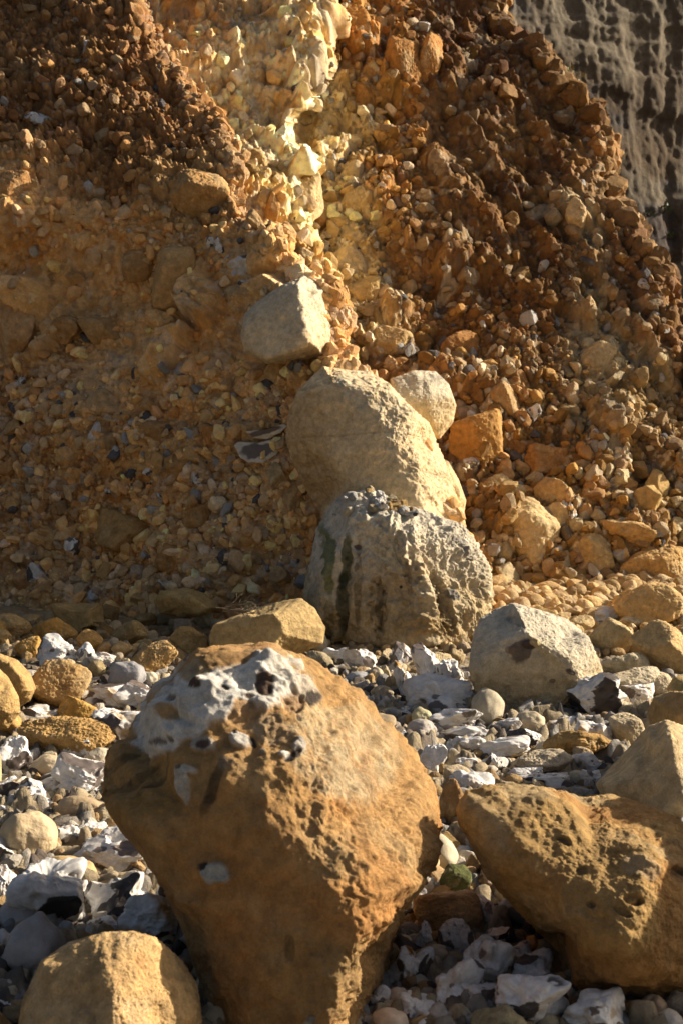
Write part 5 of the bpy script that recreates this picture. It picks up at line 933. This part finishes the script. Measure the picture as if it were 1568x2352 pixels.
wall_heap(TA, RIDGE, 2600, .04, .17, 'rubble on the far flank of the left ridge', -200, 1420)
wall_heap(TC, SIL, 2600, .07, .32, 'rubble on the far flank of the brown buttress', -300, 900)
p, nn, sz, c = scatter_slope('c', 4300, .025, .16, 3.4); heap('rubble', LOW, p, nn, sz, c, 'loose chips and crumbs of chalk over the sunlit right cliff', M_CLIFF)
n = 6500; vv = 1425 + 950 * rs.random(n) ** 1.1; uu = rs.uniform(-60, 1630, n); vv[:900] = rs.uniform(1325, 1432, 900); uu[:900] = rs.uniform(1020, 1640, 900); Y = gY(vv) ; x = (uu - CU) / F * Y
pos = np.stack([x, Y, gz(x, Y) + .012], 1); sz = (.018 + .05 * rs.random(n) ** 2) * (1 + .08 * (Y - 4)); sz[:900] = .04 + .16 * rs.random(900) ** 2; up = np.tile([0, 0, 1.], (n, 1)); k = rs.integers(0, 6, n)
cl = np.array([(.50, .42, .28), (.26, .25, .24), (.40, .27, .14), (.55, .50, .42), (.09, .075, .07), (.42, .28, .13)])[k] * rs.uniform(.8, 1.15, n)[:, None]
far_ = ss(8.6, 10.4, Y)[:, None]; cl = cl * (1 - .75 * far_) + .75 * far_ * np.array((.58, .40, .18)) * rs.uniform(.6, 1.3, n)[:, None]; heap('gravel', LOWP + LOW[:4], pos, up, sz, cl, 'small pebbles and chips filling the gaps of the shingle', M_CLIFF, sink=.2)

# ------------------------------------------------------------------ twigs and plants
def plain(name, col, rough=.8, trans=False):
    m = bpy.data.materials.new(name); m.use_nodes = True; t = m.node_tree; b = t.nodes["Principled BSDF"]; b.inputs["Roughness"].default_value = rough
    tc = t.nodes.new("ShaderNodeTexCoord"); nz = t.nodes.new("ShaderNodeTexNoise"); nz.inputs["Scale"].default_value = 40; t.links.new(tc.outputs["Object"], nz.inputs["Vector"])
    cr_ = t.nodes.new("ShaderNodeValToRGB"); cr_.color_ramp.elements[0].color = (*[c * .55 for c in col], 1); cr_.color_ramp.elements[1].color = (*[min(1, c * 1.4) for c in col], 1)
    t.links.new(nz.outputs[0], cr_.inputs[0]); t.links.new(cr_.outputs[0], b.inputs["Base Color"]); return m
M_TWIG = plain('dry_twig', (.11, .08, .05)); M_LEAF = plain('leaf', (.07, .11, .03), .6)
def tube(path, r0, r1, n=6):
    path = np.array(path, float); m = len(path); T = np.gradient(path, axis=0); T /= np.linalg.norm(T, axis=1)[:, None]; V = []
    for i in range(m):
        a = np.cross(T[i], [0.3, .2, 1.0]); a /= np.linalg.norm(a); b = np.cross(T[i], a); r = r0 + (r1 - r0) * i / (m - 1)
        for k in range(n): V.append(path[i] + r * (math.cos(2 * math.pi * k / n) * a + math.sin(2 * math.pi * k / n) * b))
    Fq = [(i * n + k, i * n + (k + 1) % n, (i + 1) * n + (k + 1) % n, (i + 1) * n + k) for i in range(m - 1) for k in range(n)]
    return np.array(V), np.array(Fq)
def twig(u, v, Y, L, ang, lab):
    p = np.array([0, 0, 0.]); d = np.array([math.cos(R(ang)), rs.uniform(-.3, .3), math.sin(R(ang))]); P_ = [p]
    for i in range(7): d = d + rs.normal(size=3) * .13; d /= np.linalg.norm(d); p = p + d * L / 7; P_.append(p)
    Vs, Fs = tube(P_, .0045, .0018); off = len(Vs)
    for j in (2, 4, 5):
        q = P_[j]; e = d + rs.normal(size=3) * .6; e /= np.linalg.norm(e); V2, F2 = tube([q, q + e * L * .14, q + e * L * .24 + rs.normal(size=3) * .008], .003, .0012); Vs = np.vstack([Vs, V2]); Fs = np.vstack([Fs, F2 + off]); off = len(Vs)
    o = link('twig', mesh_from('twig', Vs, Fs), M_TWIG); o.location = pt(u, v, Y); tag(o, lab, 'twig', 'dry twigs by the pale green grey rock')
tl = 'thin dry twig in the tangle beside the pale green grey rock'
for i in range(14):
    twig(488 + rs.uniform(0, 50), 1406 - rs.uniform(0, 18) , 9.15 - i * .012, rs.uniform(.12, .30), rs.uniform(-12, 30), tl)
for (u, v, L, a, on, lb) in ((60, 690 + 370, .4, 70, 'a', 'single dry root fibre on the lower left slope'), (200, 1180, .28, 60, 'a', 'second dry root fibre hanging near the rounded ochre rock')):
    p, n_, c_ = sample(TA, np.array([u]), np.array([v])); d = p[0] + n_[0] * .03; P_ = [np.array([0, 0, 0.])]; q = P_[0]; dr = np.array([math.cos(R(a)), 0, math.sin(R(a))])
    for i in range(8): dr = dr + rs.normal(size=3) * .08; dr /= np.linalg.norm(dr); q = q + dr * L / 8; P_.append(q)
    V2, F2 = tube(P_, .0025, .001); o = link('root_fibre', mesh_from('root_fibre', V2, F2), M_TWIG); o.location = d; tag(o, lb, 'root')
def plant(p, size, nl, lab, mat=M_LEAF):
    root = bpy.data.objects.new('small_plant', None); COL.objects.link(root); root.location = p; tag(root, lab, 'plant')
    Vs, Fs, Vl, Fl = [], [], [], []; a0 = 0; b0 = 0
    for i in range(nl):
        d = rs.normal(size=3); d[2] = abs(d[2]) + .3; d[1] -= .5; d /= np.linalg.norm(d); L = size * rs.uniform(.5, 1); V2, F2 = tube([np.zeros(3), d * L * .5, d * L], .003, .0015, 4)
        Vs.append(V2); Fs.append(F2 + a0); a0 += len(V2); s_ = np.cross(d, rs.normal(size=3)); s_ /= np.linalg.norm(s_); wd = L * .22; t_ = d + rs.normal(size=3) * .4; ll = L * .5
        ll *= .6; wd *= .6; c0 = d * L * .8; q = np.array([c0, c0 + t_ * ll * .4 + s_ * wd, c0 + t_ * ll, c0 + t_ * ll * .4 - s_ * wd]); Vl.append(q); Fl.append(np.array([[0, 1, 2, 3]]) + b0); b0 += 4
    link('stem', mesh_from('stem', np.vstack(Vs), np.vstack(Fs)), M_TWIG, root); link('leaves', mesh_from('leaves', np.vstack(Vl), np.vstack(Fl)), mat, root)
M_DRY = plain('pale_leaf', (.62, .64, .48), .6); M_GRASS = plain('dry_grass', (.22, .20, .06), .6)
for (u, v, on, s_, nl, lab, mt) in ((1068, 145, 'c', .13, 5, 'pale white leaved sprig catching the sun on the dark brown buttress', M_DRY), (1292, 205, 'c', .3, 26, 'yellow green tuft on the upper skyline of the buttress', M_GRASS), (1270, 180, 'c', .2, 16, 'smaller tuft just above the yellow green one on the skyline', M_GRASS),
        (1540, 480, 'd', .2, 60, 'dark green plant on the far cliff, upper of the two right ones', M_LEAF), (1500, 495, 'd', .15, 40, 'small green plant left of the dark one on the far cliff', M_LEAF), (1550, 540, 'd', .18, 50, 'lower dark green plant at the right edge of the far cliff', M_LEAF), (1300, 160, 'd', .15, 30, 'little green plant on the far cliff beside the skyline', M_LEAF)):
    t_ = {'c': TC, 'd': TD}[on]; p, n_, c_ = sample(t_, np.array([u]), np.array([v])); plant(p[0] + n_[0] * .02, s_, nl, lab, mt)
